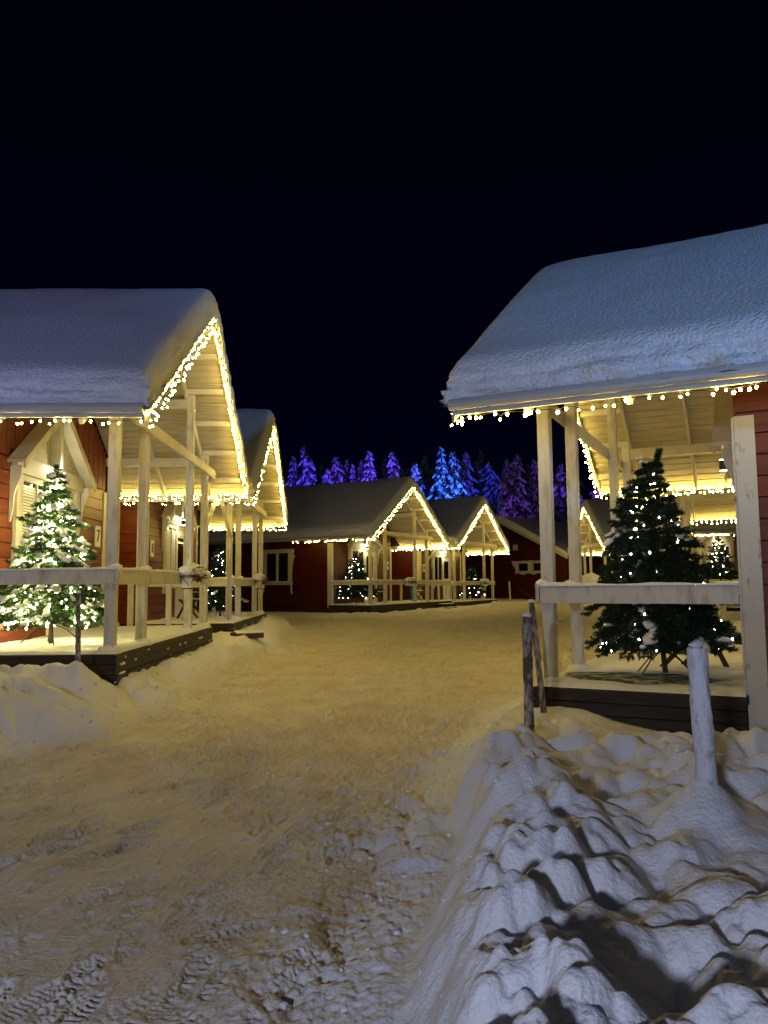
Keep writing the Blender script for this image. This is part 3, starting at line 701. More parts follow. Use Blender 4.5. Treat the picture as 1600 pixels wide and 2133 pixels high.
def loc_(t, v, u, w_=0):
    m = t['_m']; a = t.rotation_euler.z; x, y = v, m*u
    return (t.location.x+x*math.cos(a)-y*math.sin(a), t.location.y+x*math.sin(a)+y*math.cos(a), t.location.z+w_)

L1 = cabin('red_cabin', 'nearest red cabin on the left with number 7 beside its door', -3.188, 11.355, -.0281, True, .74, '7', 1, True, 8, singles=True, pipes=(1,), seed=1)
ex, ey = math.sin(-.0281), math.cos(-.0281)
L2 = cabin('red_cabin', 'second red cabin on the left with number 8 beside its door', -3.188+ex*7.73, 11.355+ey*7.73, -.0281, True, .69, '8', -1, True, 8, singles=True, pipes=(-1,), seed=2)
R1 = cabin('red_cabin', 'nearest red cabin on the right with thick blue-lit snow roof', 2.724, 9.788, .46, False, .52, None, 1, True, 9, pd=1.70, singles=True, pipes=(1,), seed=3, cbottom=-.30)
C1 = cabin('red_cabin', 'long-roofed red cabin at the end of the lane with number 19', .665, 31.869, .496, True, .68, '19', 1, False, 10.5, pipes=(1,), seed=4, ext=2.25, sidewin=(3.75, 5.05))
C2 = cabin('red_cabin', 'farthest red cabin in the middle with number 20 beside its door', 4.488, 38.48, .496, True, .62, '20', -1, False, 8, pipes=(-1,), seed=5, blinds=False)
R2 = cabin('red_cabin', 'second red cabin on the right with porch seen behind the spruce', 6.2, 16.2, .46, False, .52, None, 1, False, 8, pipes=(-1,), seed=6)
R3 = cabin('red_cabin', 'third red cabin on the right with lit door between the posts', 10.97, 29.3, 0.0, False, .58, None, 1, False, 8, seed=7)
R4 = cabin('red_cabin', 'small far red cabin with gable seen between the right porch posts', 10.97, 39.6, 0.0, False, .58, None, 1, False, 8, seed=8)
for t_ in (L1, L2, R1, C1, C2, R2, R3, R4):
    pass

# ------------------------------------------------------------------ far dark hall
def hall():
    t = thing('dark_hall', 'large unlit dark red hall with a white twin window behind the last cabin', 'building', (7.6, 48.2, .55), math.radians(45), None)
    # local x = along the ridge (away), local y = across (left positive); gable wall at x = 0
    hw, ez, az, L = 4.3, 2.55, 4.65, 15
    b = MB(); b.prism([(0, -hw, -.6), (0, hw, -.6), (0, hw, ez), (0, 0, az), (0, -hw, ez)], (1, 0, 0), L); W = b.build('wall', 'redback', t)
    b = MB(); ph = .2
    for k in range(24):
        w0 = -.2+k*ph; w1 = w0+ph-.02; half = hw if w1 < ez else hw*(az-w1)/(az-ez)
        if half < .2: break
        b.box((-.03-.006*(k % 2), -half, w0), (-.001, half, w1))
        if w1 < ez: b.box((.0, -hw-.03, w0), (L, -hw-.001, w1))
    b.build('planks', 'redshade', W, 'stuff')
    for s in (-1, 1):
        b = MB(); oh = .5; sl = (az-ez)/hw
        q = [(-.6, 0, az+.02), (-.6, s*(hw+oh), ez-oh*sl+.02), (-.6, s*(hw+oh), ez-oh*sl+.14), (-.6, 0, az+.14)]
        b.prism(q, (1, 0, 0), L+1); b.build('roof', 'dark', t)
        q = [(-.63, 0, az-.02), (-.63, s*(hw+oh), ez-oh*sl-.02), (-.63, s*(hw+oh), ez-oh*sl+.15), (-.63, 0, az+.15)]
        b = MB(); b.prism(q, (1, 0, 0), .028); b.build('barge_board', 'white', t)
        q = [(-.68, 0, az+.15), (-.68, s*(hw+oh+.05), ez-oh*sl+.15), (-.68, s*(hw+oh+.05), ez-oh*sl+.30), (-.68, s*(hw+oh-.15), ez-oh*sl+.47), (-.68, s*.3, az+.42), (-.68, 0, az+.45)]
        b = MB(); b.prism(q, (1, 0, 0), L+1.1); b.build('roof_snow', 'roofsnow', t)
    # twin window with carved frame, on the right of the gable
    wy, wz = -1.9, 1.9
    b = MB(); poly = []
    for k in range(25):
        x = k/24; poly.append((-.06, wy-1.15+2.3*x, wz-.42-.05*math.sin(x*PI*6)))
    poly += [(-.06, wy+1.15, wz-.1), (-.06, wy+1.35, wz+.15), (-.06, wy+1.4, wz+.33), (-.06, wy-1.4, wz+.33), (-.06, wy-1.35, wz+.15), (-.06, wy-1.15, wz-.1)]
    b.prism(poly, (1, 0, 0), .02)
    for (a0, a1, b0, b1) in ((-.95, -.87, -.25, .22), (-.2, -.12, -.25, .22), (.12, .2, -.25, .22), (.87, .95, -.25, .22), (-.95, -.12, .221, .28), (.12, .95, .221, .28), (-.95, -.12, -.32, -.251), (.12, .95, -.32, -.251)):
        b.box((-.10, wy+a0, wz+b0), (-.061, wy+a1, wz+b1))
    wn = b.build('window', 'white', t, label='white twin window in a carved frame')
    for s in (-1, 1):
        b = MB(); b.box((-.085, wy+s*.86, wz-.24), (-.065, wy+s*.21, wz+.21)); b.build('pane', 'glassdark', wn)
    snow_strip(wn, (-.12, wy-1.4, wz+.33), (-.12, wy+1.4, wz+.33), .12, .06, 3)
    b = MB(); b.box((-.07, -.95, 2.95), (-.035, -.6, 3.3)); b.box((-.08, -.9, 3.0), (-.071, -.65, 3.25)); b.build('wall_vent', 'white', t)
    b = MB(); b.box((-.08, -hw-.05, -.35), (-.001, hw, -.18)); b.build('plinth', 'white', t)
    b = MB(); b.tube([(-.3, 0.0, az+.3), (-.3, 0.0, az+1.5)], .03, 6); b.build('vent_pipe', 'metal', t)
hall()

# ------------------------------------------------------------------ christmas trees
def needles(segs, per, ln, wd, seed):
    """segs: array (n,2,3): bottle-brush twigs"""
    rs = np.random.RandomState(seed); A = segs[:, 0]; B = segs[:, 1]; n = len(segs)
    D = B-A; L = np.linalg.norm(D, axis=1, keepdims=True); D = D/np.maximum(L, 1e-6)
    R = rs.normal(size=(n, per, 3)); R -= (R*D[:, None]).sum(-1, keepdims=True)*D[:, None]; R /= np.linalg.norm(R, axis=-1, keepdims=True)
    f = rs.rand(n, per, 1); base = A[:, None]+(B-A)[:, None]*f
    tip = base+(R*.85+D[:, None]*rs.uniform(.2, .9, (n, per, 1)))*ln*rs.uniform(.7, 1.1, (n, per, 1))
    side = np.cross(tip-base, rs.normal(size=(n, per, 3))); side /= np.maximum(np.linalg.norm(side, axis=-1, keepdims=True), 1e-6)
    V = np.stack([base-side*wd, base+side*wd, tip], 2).reshape(-1, 3)
    return V, np.arange(len(V)).reshape(-1, 3)
def xmas_tree(label, loc, h, R, detail=1.0, snow=0, seed=0, cool=False, lean=0.0, nb=90, tilt=0.0, br=.011, needle='needle'):
    t = thing('christmas_tree', label, 'christmas tree', loc, 0, 'lit christmas trees on the porches'); t.rotation_euler[1] = tilt
    rs = np.random.RandomState(seed)
    top = np.array([lean, 0, h])
    b = MB(); b.tube([(0, 0, 0), (0, 0, h*.5), (lean*.3, 0, h*.86), (lean, 0, h)], [.028, .022, .012, .006], 7); b.build('trunk', 'trunk', t)
    b = MB()
    for k in range(4):
        a = k*PI/2+.5; b.tube([(0, 0, .28), (.18*math.cos(a), .18*math.sin(a), .2), (.40*math.cos(a), .40*math.sin(a), .008)], .007, 5)
    b.build('stand', 'iron', t)
    segs = []; ends = []; bark = MB()
    tiers = int(19*max(detail, .6)); z0 = .30
    for i in range(tiers):
        f = i/(tiers-1); z = z0+(h*.93-z0)*f**.92
        rr = R*(1-f)**.85*(.86+.28*rs.rand())+.06
        n = int((6+13*(1-f))*(.6+.4*detail)); ph = rs.rand()*6
        for k in range(n):
            a = ph+2*PI*k/n+rs.normal(0, .12); L = rr*rs.uniform(.72, 1.12)
            cx = lean*max(0, (z/h-.8)/.2)**1.3
            p0 = np.array([cx, 0, z]); dirv = np.array([math.cos(a), math.sin(a), 0])
            droop = rs.uniform(-.32, -.05) if f < .6 else rs.uniform(-.05, .5)
            pts = [p0, p0+dirv*L*.4+[0, 0, L*.14], p0+dirv*L*.75+[0, 0, L*(.14+droop*.35)], p0+dirv*L+[0, 0, L*(.10+droop*.75)]]
            for q0, q1 in zip(pts[:-1], pts[1:]): segs.append((q0, q1))
            perp = np.array([-dirv[1], dirv[0], 0])
            ns = max(2, int(L/.085*(.55+.45*detail)))
            for j in range(ns):
                g = .28+.7*(j+.5)/ns; g2 = g*3; ii = min(int(g2), 2); p = pts[ii]+(pts[ii+1]-pts[ii])*(g2-ii)
                for s in (-1, 1):
                    l2 = L*.33*(1.15-g)+.05
                    q = p+(dirv*.75+perp*s*.75+[0, 0, rs.uniform(-.35, .3)])*l2
                    segs.append((p, q)); ends.append(q)
            ends.append(pts[-1])
    for k in range(int(6*detail)+2):
        segs.append((np.array([lean*.3, 0, h*.84]), top+rs.normal(0, .01, 3)))
    segs = np.array([[np.asarray(a, float), np.asarray(b_, float)] for a, b_ in segs])
    L = np.linalg.norm(segs[:, 1]-segs[:, 0], axis=1); reps = np.maximum(1, (L/.09).astype(int))
    S = []
    for sg, r_ in zip(segs, reps):
        for j in range(r_): S.append((sg[0]+(sg[1]-sg[0])*j/r_, sg[0]+(sg[1]-sg[0])*(j+1)/r_))
    S = np.array(S); per = int(34*detail+10)
    V, F = needles(S, per, .042 if detail > .8 else .055, (.0050 if detail > .8 else .009), seed)
    link('branches', np_mesh('branches', V, F), needle, t)
    E = np.array(ends)
    # snow pads
    if snow:
        idx = rs.permutation(len(E)); cnt = 0
        for i in idx:
            if cnt >= snow: break
            e = E[i]
            if e[2] > h*.75 and rs.rand() < .7: continue
            e = e*np.array([.93, .93, 1])
            sc = rs.uniform(.5, .95+.6*(1-e[2]/h))
            a = math.atan2(e[1], e[0]); cl = NB()
            for q_ in range(4):
                s2 = sc*(1.0, .8, .62, .5)[q_]
                cl.add(*lump((-.085*sc*q_+.02, rs.uniform(-.03, .03)*sc, .012*q_*sc), (.062*s2, .05*s2, .030*s2), i+q_*31, 2, .45))
            V = np.concatenate(cl.V); F = np.concatenate(cl.F)
            V = V.copy(); V[:, 2] -= V[:, 0]*.35; ca, sa = math.cos(a), math.sin(a)
            V = np.stack([V[:, 0]*ca-V[:, 1]*sa, V[:, 0]*sa+V[:, 1]*ca, V[:, 2]], 1)+e+np.array([0, 0, .035])
            link('snow_clump', np_mesh('snow_clump', V, F), 'snow', t, None, True); cnt += 1
    # its string of lights is a thing of its own
    sl = thing('string_lights', label.split(' on ')[0].split(' beside ')[0]+': its winding string of small white lights', 'string lights', loc, 0, 'string lights on the trees'); sl.rotation_euler[1] = tilt
    nbd = NB(); path = []
    for k in range(nb):
        f = (k+.5)/nb; z = z0*.8+(h*.93-z0)*(f**1.25); r_ = (R*(1-f**1.25)**.85+.05)*rs.uniform(.62, 1.02); a = f*2*PI*9+rs.normal(0, .25)
        p = np.array([r_*math.cos(a)+lean*max(0, (z/h-.8)/.2)**1.3, r_*math.sin(a), z+rs.normal(0, .03)]); path.append(p)
        V_, F_ = ICO1; nbd.add(V_*np.array((br, br, br*1.35))+p, F_)
    nbd.build('bulbs', 'bulbc' if cool else 'bulbt', sl, 'stuff')
    c = MB(); c.tube([p*np.array([.93, .93, 1]) for p in path], .003, 3); c.build('cable', 'cable', sl)
    return t
xmas_tree('snow-laden christmas tree on the deck of cabin 7, brightly lit', (-4.28, 9.95, .745), 2.32, .64, 1.0, 210, 3, False, -.0, 360, br=.0125, needle='needlelit')
xmas_tree('dark bushy christmas tree with bent tip on the nearest right porch', loc_(R1, .93, -1.54, .005), 2.34, .645, 1.25, 34, 5, True, .20, 100, tilt=-.075, br=.0085)
xmas_tree('slim christmas tree on the porch of cabin 8', loc_(L2, .72, .4, .0), 1.85, .5, .9, 10, 7, True, 0, 60, br=.009)
xmas_tree('dense cone-shaped christmas tree on the porch of cabin 19', loc_(C1, 1.15, -1.7, .0), 2.05, .80, .9, 8, 9, True, 0, 75, br=.010)
xmas_tree('narrow christmas tree on the farthest middle porch of cabin 20', loc_(C2, .35, .5, .0), 1.75, .62, .8, 6, 11, True, 0, 50, br=.011)
xmas_tree('christmas tree beside the lit door of the third cabin on the right', loc_(R3, .9, -2.0, .0), 2.55, .85, .9, 6, 13, True, 0, 70, br=.010)
b = MB(); b.prism([(.60*math.cos(a)*1.2*(1+.13*math.sin(a*5+1)+.07*math.sin(a*11)), .36*math.sin(a)*(1+.12*math.sin(a*7)), 0) for a in np.linspace(0, 2*PI, 60)[:-1]], (0, 0, 1), .022)
o = b.build('tree_mat', 'mat'); x, y, z = loc_(R1, .75, -2.05, .035); o.location = (x, y, z); o.rotation_euler = (0, 0, R1.rotation_euler.z)
o['label'] = 'green fringed mat in the snow under the dark bushy christmas tree'; o['category'] = 'mat'

# ------------------------------------------------------------------ stakes
def stake(label, p0, p1, r, m, crust=0, seed=0):
    t = thing('wooden_stake', label, 'stake', p0, 0, 'marker stakes in the snow')
    d = Vector(p1)-Vector(p0); n = 26; b = MB(); rs = random.Random(seed)
    pts = [Vector((0, 0, -.35))]+[d*(k/n) for k in range(n+1)]
    rad = [r]+[r*(1.0+.05*rs.uniform(-1, 1)) for k in range(n)]+[r*.82]
    b.tube(pts, rad, 16); b.build('shaft', m, t, smooth=True)
    if crust:
        V, F = ICO3; N = NB()
        ks = 40; th = 28; Vv = []
        a = np.linspace(0, 2*PI, th, endpoint=False); zz = np.linspace(0, 1, ks)
        A, Zz = np.meshgrid(a, zz)
        rr = r*(1.15+crust*(.5+.5*fbm(np.cos(A)*2.5+Zz*9, np.sin(A)*2.5+Zz*3, seed, 3)))
        rr = rr*(1+.25*(1-Zz)**3)
        V = np.stack([rr*np.cos(A)+d.x*Zz, rr*np.sin(A)+d.y*Zz, d.z*Zz*.985], -1).reshape(-1, 3)
        id_ = np.arange(ks*th).reshape(ks, th); nx = np.roll(id_, -1, 1)
        F = np.stack([id_[:-1], nx[:-1], nx[1:], id_[1:]], -1).reshape(-1, 4)
        link('snow_crust', np_mesh('snow_crust', V, F), 'icestake', t, None, True)
        V, F = lump(tuple(d), (r*1.1, r*1.1, .02), seed, 2, .3)
        link('snow_cap', np_mesh('snow_cap', V, F), 'icestake', t, None, True)
    else:
        V, F = lump((d.x, d.y, d.z+.005), (r*1.0, r*1.0, .02), seed, 2, .2)
        link('snow_cap', np_mesh('snow_cap', V, F), 'snow', t, None, True)
stake('thick stake crusted all over with snow in the right foreground mound', (1.45, 3.55, .36), (1.40, 3.50, 1.215), .030, 'stake', .55, 3)
stake('bare grey stake at the edge of the right snow bank', (1.045, 5.72, .22), (1.045, 5.70, 1.255), .036, 'stake', 0, 4)
stake('thin dark stake just behind the grey one by the deck corner', (1.43, 7.05, .25), (1.33, 7.02, 1.325), .028, 'stake', 0, 5)
stake('thin stake in a snow heap before the deck of cabin 7', (-3.17, 8.05, .5), (-3.19, 8.05, 1.43), .026, 'stake', 0, 6)
stake('short white marker stake in front of the dark hall', (7.25, 44.6, .4), (7.2, 44.6, 1.55), .05, 'white', 0, 7)

# ------------------------------------------------------------------ flower baskets on the rails
def basket(cab, u, label, seed):
    a = cab.rotation_euler.z; m = cab['_m']
    x, y, z = loc_(cab, -.12, u, HR)
    t = thing('flower_basket', label, 'flower basket', (x, y, z), a, 'wire flower baskets on the rails')
    b = MB(); L = .36
    for zz, k in ((.12, 1.0), (-.07, .72)):
        b.tube([(0, -L*k, zz), (-.2*k, -L*k, zz), (-.2*k, L*k, zz), (0, L*k, zz)], .007, 4)
    for i in range(11):
        f = -1+2*i/10; b.tube([(-.2, L*f, .12), (-.16, L*f*.85, .02), (-.145, L*f*.72, -.07), (0, L*f*.72, -.07)], .006, 4)
    for s in (-1, 1): b.tube([(0, s*L, .12), (-.1, s*L*.85, -.0), (-.14, s*L*.72, -.07)], .006, 4)
    b.build('wire_frame', 'iron', t)
    b = MB(); b.box((-.17, -L*.8, -.055), (-.01, L*.8, .09)); b.build('liner', 'blind', t)
    s = NB()
    for i in range(6):
        V, F = lump((-.1+random.uniform(-.03, .03), -.28+i*.11, .17+random.uniform(0, .05)), (.13, .13, .10), seed+i, 2, .3); s.add(V, F)
    s.build('snow_mound', 'snow', t)
    b = MB(); rs = random.Random(seed)
    for i in range(60):
        yy = rs.uniform(-.34, .36); p = Vector((-.12, yy, .12)); q = p+Vector((rs.uniform(-.17, -.04), rs.uniform(-.06, .1), rs.uniform(-.10, .15)))
        b.tube([p, (p+q)/2+Vector((0, 0, .04)), q], [.004, .005, .009], 3)
    b.build('dried_heather', 'heather', t)
basket(L1, .62, 'snow-topped wire basket of dried heather on the rail of cabin 7', 1)
basket(L2, .85, 'snow-topped wire basket on the rail of cabin 8', 20)
basket(C1, .45, 'small snowy flower basket on the rail before cabin 19', 40)
basket(C2, .75, 'snowy flower basket on the rail of cabin 20', 60)
basket(R1, .55, 'snowy flower basket on the rail behind the right porch posts', 80)

# ------------------------------------------------------------------ porch furniture and odds and ends
def chair(label, loc, rz, sc=1.0, snowy=True):
    t = thing('wooden_chair', label, 'chair', loc, rz)
    t.scale = (sc, sc, sc)
    for s in (-1, 1):
        b = MB(); b.beam((-.25, s*.22, 0), (.22, s*.22, .85), .035, .05); b.build('back_leg', 'brown', t)
        b = MB(); b.beam((.30, s*.19, 0), (-.22, s*.19, .46), .035, .05); b.build('front_leg', 'brown', t)
    for k in range(6):
        b = MB(); b.box((-.24+k*.085, -.21, .43), (-.17+k*.085, .21, .455)); q = b.build('seat_slat', 'brown', t)
        if snowy and k % 2 == 0: snow_strip(q, (-.205+k*.085, -.2, .456), (-.205+k*.085, .2, .456), .06, .03, k)
    for k in range(4):
        b = MB(); b.box((.10+k*.045, -.21, .56+k*.085), (.125+k*.045, .21, .62+k*.085)); q = b.build('back_slat', 'brown', t)
        if snowy: snow_strip(q, (.112+k*.045, -.2, .62+k*.085), (.112+k*.045, .2, .62+k*.085), .03, .02, k)
chair('dark folding wooden chair beside the bushy tree on the right porch', loc_(R1, 1.15, -.75, .02), R1.rotation_euler.z+2.6, 1.0)
chair('snow-covered wooden chair on the porch of cabin 19', loc_(C1, 1.2, .35, .02), C1.rotation_euler.z+2.9)
chair('snowy wooden chair on the porch of cabin 8', loc_(L2, 1.2, -.7, .02), L2.rotation_euler.z+2.9)
chair('snowy wooden chair between cabins 19 and 20', loc_(C1, 1.1, 4.0, .02), C1.rotation_euler.z+2.9)
# low bench with candle-orange bows behind trees
x, y, z = loc_(C1, .75, 2.75, .0)
t = thing('sled', 'blue plastic sled standing upright on the porch of cabin 19', 'sled', (x, y, z), C1.rotation_euler.z)
b = MB(); b.prism([(0, -.17, .03), (0, .17, .03), (.02, .19, .5), (.03, .13, .75), (.03, -.13, .75), (.02, -.19, .5)], (1, 0, 0), .05); b.build('hull', 'blue', t)
b = MB(); b.tube([(.0, -.1, .72), (-.04, 0, .80), (0, .1, .72)], .008, 5); b.build('cord', 'iron', t)
t = thing('wooden_steps', 'snowy wooden steps up to the deck between cabins 19 and 20', 'steps', loc_(C1, -.13, 3.9, -.35), C1.rotation_euler.z)
for k in range(2):
    b = MB(); b.box((-.65+k*.32, -.75, .05+k*.15), (-.36+k*.32, .75, .09+k*.15)); q = b.build('tread', 'deck', t)
    snow_strip(q, (-.51+k*.32, -.75, .09+k*.15), (-.51+k*.32, .75, .09+k*.15), .2, .03, k)
b = MB(); b.box((-.62, -.7, -.2), (-.02, -.64, .05)); b.box((-.62, .64, -.2), (-.02, .7, .05)); b.build('stringer', 'brown', t)
t = thing('wooden_step', 'half-buried brown plank step by the deck of cabin 8', 'step', (-2.72, 15.3, gz(-2.72, 15.3)+.0), .5)
b = MB(); b.box((-.28, -.2, -.05), (.28, .2, .05)); b.build('tread', 'brown', t)
snow_strip(t, (-.26, 0, .05), (.26, 0, .05), .34, .06, 3)
t = thing('snow_shovel', 'snow shovel lying beside the white marker stake', 'shovel', (7.7, 44.0, .62), .6)
b = MB(); b.tube([(0, 0, .5), (.9, 0, .05)], .02, 6); b.build('handle', 'brown', t)
b = MB(); b.prism([(.85, -.2, .06), (1.25, -.22, -.02), (1.25, .22, -.02), (.85, .2, .06)], (0, 0, 1), .015); b.build('blade', 'iron', t)
# bows on tree 8
t = thing('bow_garland', 'orange bow decorations beside the tree on the porch of cabin 8', 'decoration', loc_(L2, 1.25, .35, 0), L2.rotation_euler.z)
for i, (yy, zz) in enumerate(((.2, .95), (-.1, .55), (.22, .25))):
    s = NB(); V, F = lump((-.1, yy-.06, zz), (.03, .09, .05), i, 1, .2); s.add(V, F); V, F = lump((-.1, yy+.08, zz+.02), (.03, .08, .05), i+4, 1, .2); s.add(V, F); s.build('bow', 'orange', t)
b = MB(); b.tube([(-.1, .2, 0), (-.1, .2, 1.0), (-.1, -.1, 1.1)], .008, 5); b.build('wire', 'iron', t)

# ------------------------------------------------------------------ assumed street lamp, unseen behind the viewer: the cool light on roofs and foreground
t = thing('assumed_street_lamp', 'assumed cool white street lamp, unseen behind the viewpoint', 'street lamp', (-2.3, -4.6, -.1))  # assumed lamp, added out of view to light the foreground and roofs
b = MB(); b.tube([(0, 0, 0), (0, 0, 2.85)], [.06, .04], 10); b.build('pole', 'iron', t)
b = MB(); b.tube([(0, 0, 2.85), (0, 0, 2.93), (0, 0, 3.05)], [.16, .15, .03], 10); b.build('lamp_cap', 'iron', t)
ld = bpy.data.lights.new('assumed_lamp_light', 'POINT'); ld.energy = ASSUMED_LAMP_W; ld.color = (.68, .74, 1.0); ld.shadow_soft_size = .22
lo = bpy.data.objects.new('assumed_lamp_light', ld); col.objects.link(lo); lo.parent = t; lo.location = (0, .35, 2.45)

def added_roof_flood(x, y, z, tx, ty, tz, colr, e, ang, label):  # added lamps out of view that put blue light on the near roofs
    t = thing('added_floodlight', label, 'floodlight', (x, y, z), 0, None)
    b = MB(); b.tube([(0, 0, -z-.2), (0, 0, .1)], [.07, .05], 8); b.build('mast', 'iron', t)
    b = MB(); b.box((-.2, -.12, .1), (.2, .08, .4)); b.build('housing', 'iron', t)
    d = bpy.data.lights.new('added_roof_beam', 'SPOT'); d.energy = e; d.color = colr; d.spot_size = math.radians(ang); d.spot_blend = .55; d.shadow_soft_size = .2
    o = bpy.data.objects.new('added_roof_beam', d); col.objects.link(o); o.parent = t; o.location = (0, .16, .25)
    o.rotation_euler = Vector((tx-x, ty-y, tz-z-.25)).to_track_quat('-Z', 'Y').to_euler()
added_roof_flood(11.0, -9.0, 4.6, 5.2, 7.5, 6.3, (.18, .46, 1.0), 4300, 38, 'added blue floodlight, unseen behind the viewpoint, to tint the right roof')
added_roof_flood(-9.0, -9.5, 4.6, -7.0, 10.0, 5.9, (.28, .30, 1.0), 1250, 36, 'added violet-blue floodlight, unseen behind the viewpoint, to tint the left roof')

# ------------------------------------------------------------------ snow-laden forest and its assumed coloured floodlights
def spruce_mesh(seed, h=14, R=1.5, lean=0.0):
    rs = np.random.RandomState(seed); sn = NB(); dk = []
    n = 420
    lobes = rs.uniform(.35, 1.35, (11, 5))
    for k in range(n):
        f = (k/n)**.8; z = 1.2+(h-1.2)*f; a = k*2.39996+rs.normal(0, .3)
        lb = lobes[min(int(f*11), 10), int((a % (2*PI))/(2*PI)*5)]
        r_ = (R*(1-f)**.42*rs.uniform(.35, 1.0)*lb+.04)*.82
        if rs.rand() < .12: continue
        bend = lean*max(0, (f-.75)/.25)**2
        c = np.array([r_*math.cos(a)+bend, r_*math.sin(a), z+rs.normal(0, .12)]); L = rs.uniform(.12, .50)*(1.1-.6*f)*(R/1.5)
        V, F = ICO1
        P = V*np.array([L*1.0, L*.62, L*.85])*(1+.55*n3(V*1.9+k, seed)[:, None])
        P[:, 2] -= P[:, 0]*1.2+.2*np.abs(P[:, 0])
        ca, sa = math.cos(a), math.sin(a); P = np.stack([P[:, 0]*ca-P[:, 1]*sa, P[:, 0]*sa+P[:, 1]*ca, P[:, 2]], 1)
        sn.add(P+c, F)
        for j in range(9):
            e = c+rs.normal(0, L*.7, 3)-np.array([0, 0, L*.5]); q = e+np.array([math.cos(a)*L*.4, math.sin(a)*L*.4, -L*rs.uniform(.4, 1.3)]); s_ = rs.normal(0, L*.22, 3)
            dk += [e-s_, e+s_, q]
    V = np.concatenate(sn.V); F = np.concatenate(sn.F)
    me = np_mesh('crown_snow', V, F); me.materials.append(MT['treesnow'])
    dk = np.array(dk); me2 = np_mesh('crown', dk, np.arange(len(dk)).reshape(-1, 3)); me2.materials.append(MT['spruce'])
    b = MB(); b.tube([(0, 0, 0), (0, 0, h*.97)], [.16, .02], 7); me3 = bpy.data.meshes.new('trunk'); me3.from_pydata(b.v, [], b.f); me3.materials.append(MT['trunk'])
    return me, me2, me3
KINDS = [spruce_mesh(1), spruce_mesh(2, lean=-.5), spruce_mesh(3, R=1.9), spruce_mesh(4, R=1.15, lean=.35), spruce_mesh(5, R=2.3), spruce_mesh(6, R=1.6, lean=-.2)]
def far_tree(px, py, Y, k, ws, label):
    X = (px-800)/1601.0*Y*.998; top = 1.5+(1218-py)/1601.0*Y*1.01
    z0 = .6; h = top-z0; s = h/14.0
    t = thing('snowy_spruce', label, 'tree', (X, Y, z0), random.Random(px).uniform(-.4, .4), 'floodlit snowy spruces behind the cabins')
    for nm, me in zip(('crown_snow', 'crown', 'trunk'), KINDS[k]):
        o = bpy.data.objects.new(nm, me); col.objects.link(o); o.parent = t; o.scale = (s*ws*1.2, s*ws*1.2, s)
TREES = [(610, 958, 78, 0, 1.0, 'dim violet spruce, leftmost in the lit forest beside the second left cabin'),
 (641, 938, 76, 1, .95, 'bright violet spruce with its tip bent to the left'),
 (665, 972, 86, 3, .8, 'thin dark spruce right of the one with the bent tip'),
 (680, 981, 76, 2, .9, 'low bright violet spruce between the bent-tipped and the forked one'),
 (702, 954, 78, 5, 1.0, 'tall violet spruce above the middle of the long roof'),
 (717, 964, 80, 3, .9, 'narrow violet spruce leaning on a taller one above the long roof'),
 (735, 975, 78, 0, .7, 'small violet spruce left of the bright rounded one'),
 (752, 964, 79, 2, .7, 'curved violet spruce just left of the bright conical one'),
 (770, 948, 76, 0, 1.05, 'bright purple conical spruce above the right part of the long roof'),
 (797, 962, 90, 3, .9, 'almost black spruce between the two bright purple ones'),
 (821, 944, 76, 5, .95, 'bright purple spruce left of the roof peak of cabin 19'),
 (866, 975, 78, 4, 1.0, 'wide cyan-blue spruce rising behind the peak of cabin 19'),
 (885, 957, 92, 2, .9, 'dark spruce standing behind the wide cyan-blue one'),
 (907, 975, 82, 3, 1.0, 'thin blue spruce left of the brightest cyan one'),
 (922, 940, 76, 0, 1.0, 'brightest cyan spruce with a thin pointed tip'),
 (935, 966, 77, 3, 1.1, 'blue spruce leaning on the brightest cyan one'),
 (949, 945, 77, 5, .95, 'blue-violet spruce right of the brightest cyan one'),
 (972, 949, 80, 2, .85, 'pale lilac spruce beside the blue-violet one'),
 (1006, 950, 90, 0, .9, 'dim blue spruce between the two gable peaks'),
 (1030, 973, 80, 1, 1.05, 'dim violet spruce with curled top above cabin 20'),
 (1059, 968, 74, 4, .8, 'dim magenta spruce with a rounded head right of cabin 20'),
 (1079, 955, 74, 2, 1.0, 'dim magenta spruce with a pointed tip above the dark hall'),
 (1117, 969, 78, 0, 1.0, 'dark magenta spruce beside the first right porch post'),
 (1165, 985, 84, 2, 1.0, 'black spruce between the two right porch posts'),
 (1246, 990, 74, 3, 1.0, 'bright magenta spruce seen under the right porch roof edge'),
 (1214, 1042, 76, 0, .9, 'low magenta spruce left of the small far gable'),
 (1140, 1000, 92, 4, .9, 'dark spruce behind the first right porch post'),
 (850, 985, 86, 0, .9, 'dark blue spruce behind the peak of cabin 19'),
 (990, 985, 84, 4, .8, 'low dim blue spruce between the gable peaks')]
for a in TREES: far_tree(*a)
rf = random.Random(4); seen = {}
for k in range(26):
    px_ = 596+k*24+rf.uniform(-9, 9); near_ = min(TREES, key=lambda q: abs(q[0]-px_)); sd_ = 'just left of' if px_ < near_[0] else 'just right of'
    lb_ = 'dim unlit spruce '+sd_+' the '+' '.join(near_[5].split(',')[0].split()[:9])
    seen[lb_] = seen.get(lb_, 0)+1
    if seen[lb_] > 1: lb_ = lb_.replace('dim unlit', 'dim farther')
    far_tree(px_, rf.uniform(968, 1000)+(12 if k < 12 else 0), rf.uniform(80, 92), rf.randrange(6), rf.uniform(1.0, 1.6), lb_)
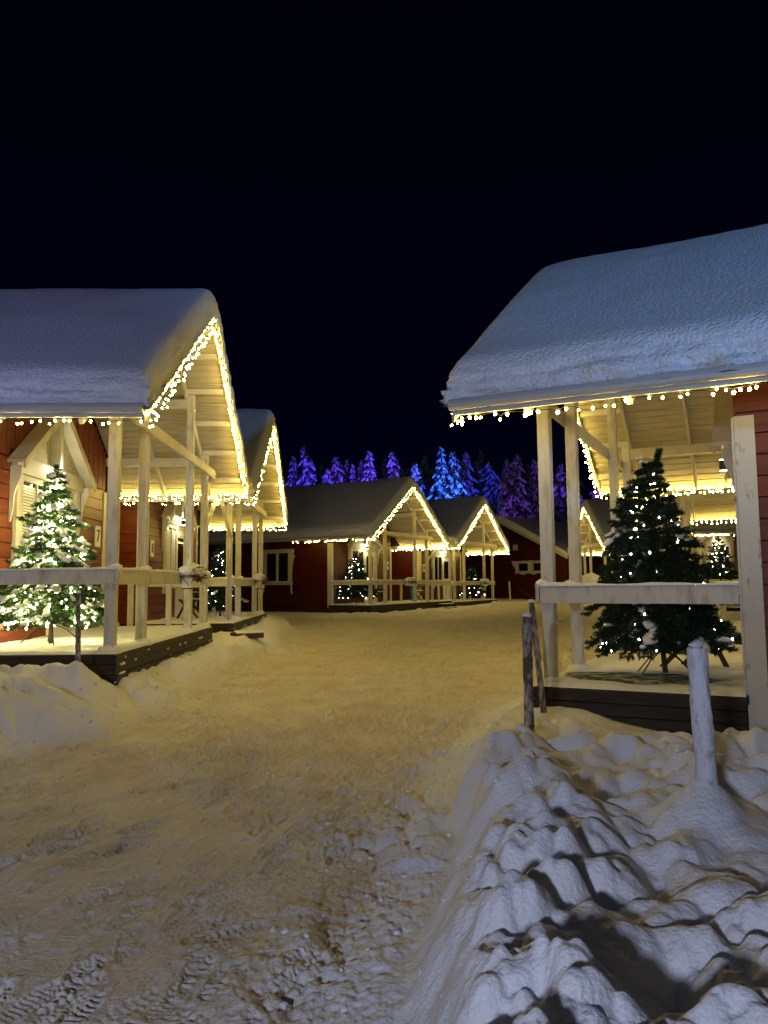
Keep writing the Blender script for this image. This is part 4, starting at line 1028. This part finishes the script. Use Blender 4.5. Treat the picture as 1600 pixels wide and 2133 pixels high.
FL = iter(['farthest left', 'under the tree with the bent tip', 'before the low bright tree', 'before the forked violet trees', 'under the bright purple tree by the roof peak', 'before the wide cyan-blue tree', 'under the brightest cyan tree', 'under the blue-violet tree', 'left one before the dim magenta trees', 'right one before the dim magenta trees', 'farthest right'])
def assumed_forest_flood(x, y, tx, ty, tz, colr, e, ang=55):  # assumed fixtures, added out of sight to give the spruces their coloured light
    t = thing('floodlight', 'assumed small forest floodlight, '+next(FL), 'floodlight', (x, y, .7), 0, 'assumed coloured floodlights at the forest edge')
    b = MB(); b.box((-.15, -.06, .0), (.15, .06, .2)); b.build('housing', 'iron', t)
    d = bpy.data.lights.new('assumed_forest_beam', 'SPOT'); d.energy = e*FLOOD; d.color = colr; d.spot_size = math.radians(ang); d.spot_blend = .6; d.shadow_soft_size = .15
    o = bpy.data.objects.new('assumed_forest_beam', d); col.objects.link(o); o.parent = t; o.location = (0, .1, .35)
    v = Vector((tx-x, ty-y, tz-1.05)); o.rotation_euler = v.to_track_quat('-Z', 'Y').to_euler()
VI, PU, CY, BL, MG = (.10, .04, 1.0), (.17, .045, 1.0), (.03, .22, 1.0), (.035, .055, 1.0), (.20, .05, .62)
assumed_forest_flood(-9.5, 68, -8.5, 77, 11, VI, 2600); assumed_forest_flood(-6.8, 68, -6.8, 76, 12, VI, 6500, 40); assumed_forest_flood(-3.6, 68, -4.2, 77, 12, VI, 5500)
assumed_forest_flood(-1.2, 68, -1.3, 76, 12, PU, 7500, 40); assumed_forest_flood(1.2, 68, 1.2, 76, 12, PU, 7500, 35)
assumed_forest_flood(4.0, 68, 3.6, 77, 12, BL, 5000); assumed_forest_flood(5.9, 69, 6.0, 76, 12, CY, 14000, 32); assumed_forest_flood(7.6, 68, 7.8, 77, 12, BL, 6500, 40)
assumed_forest_flood(11, 68, 11.5, 76, 11, MG, 900, 60); assumed_forest_flood(13.2, 66, 13.2, 74, 10, MG, 1500, 50); assumed_forest_flood(20.5, 67, 20.5, 74, 9, PU, 6500, 40)
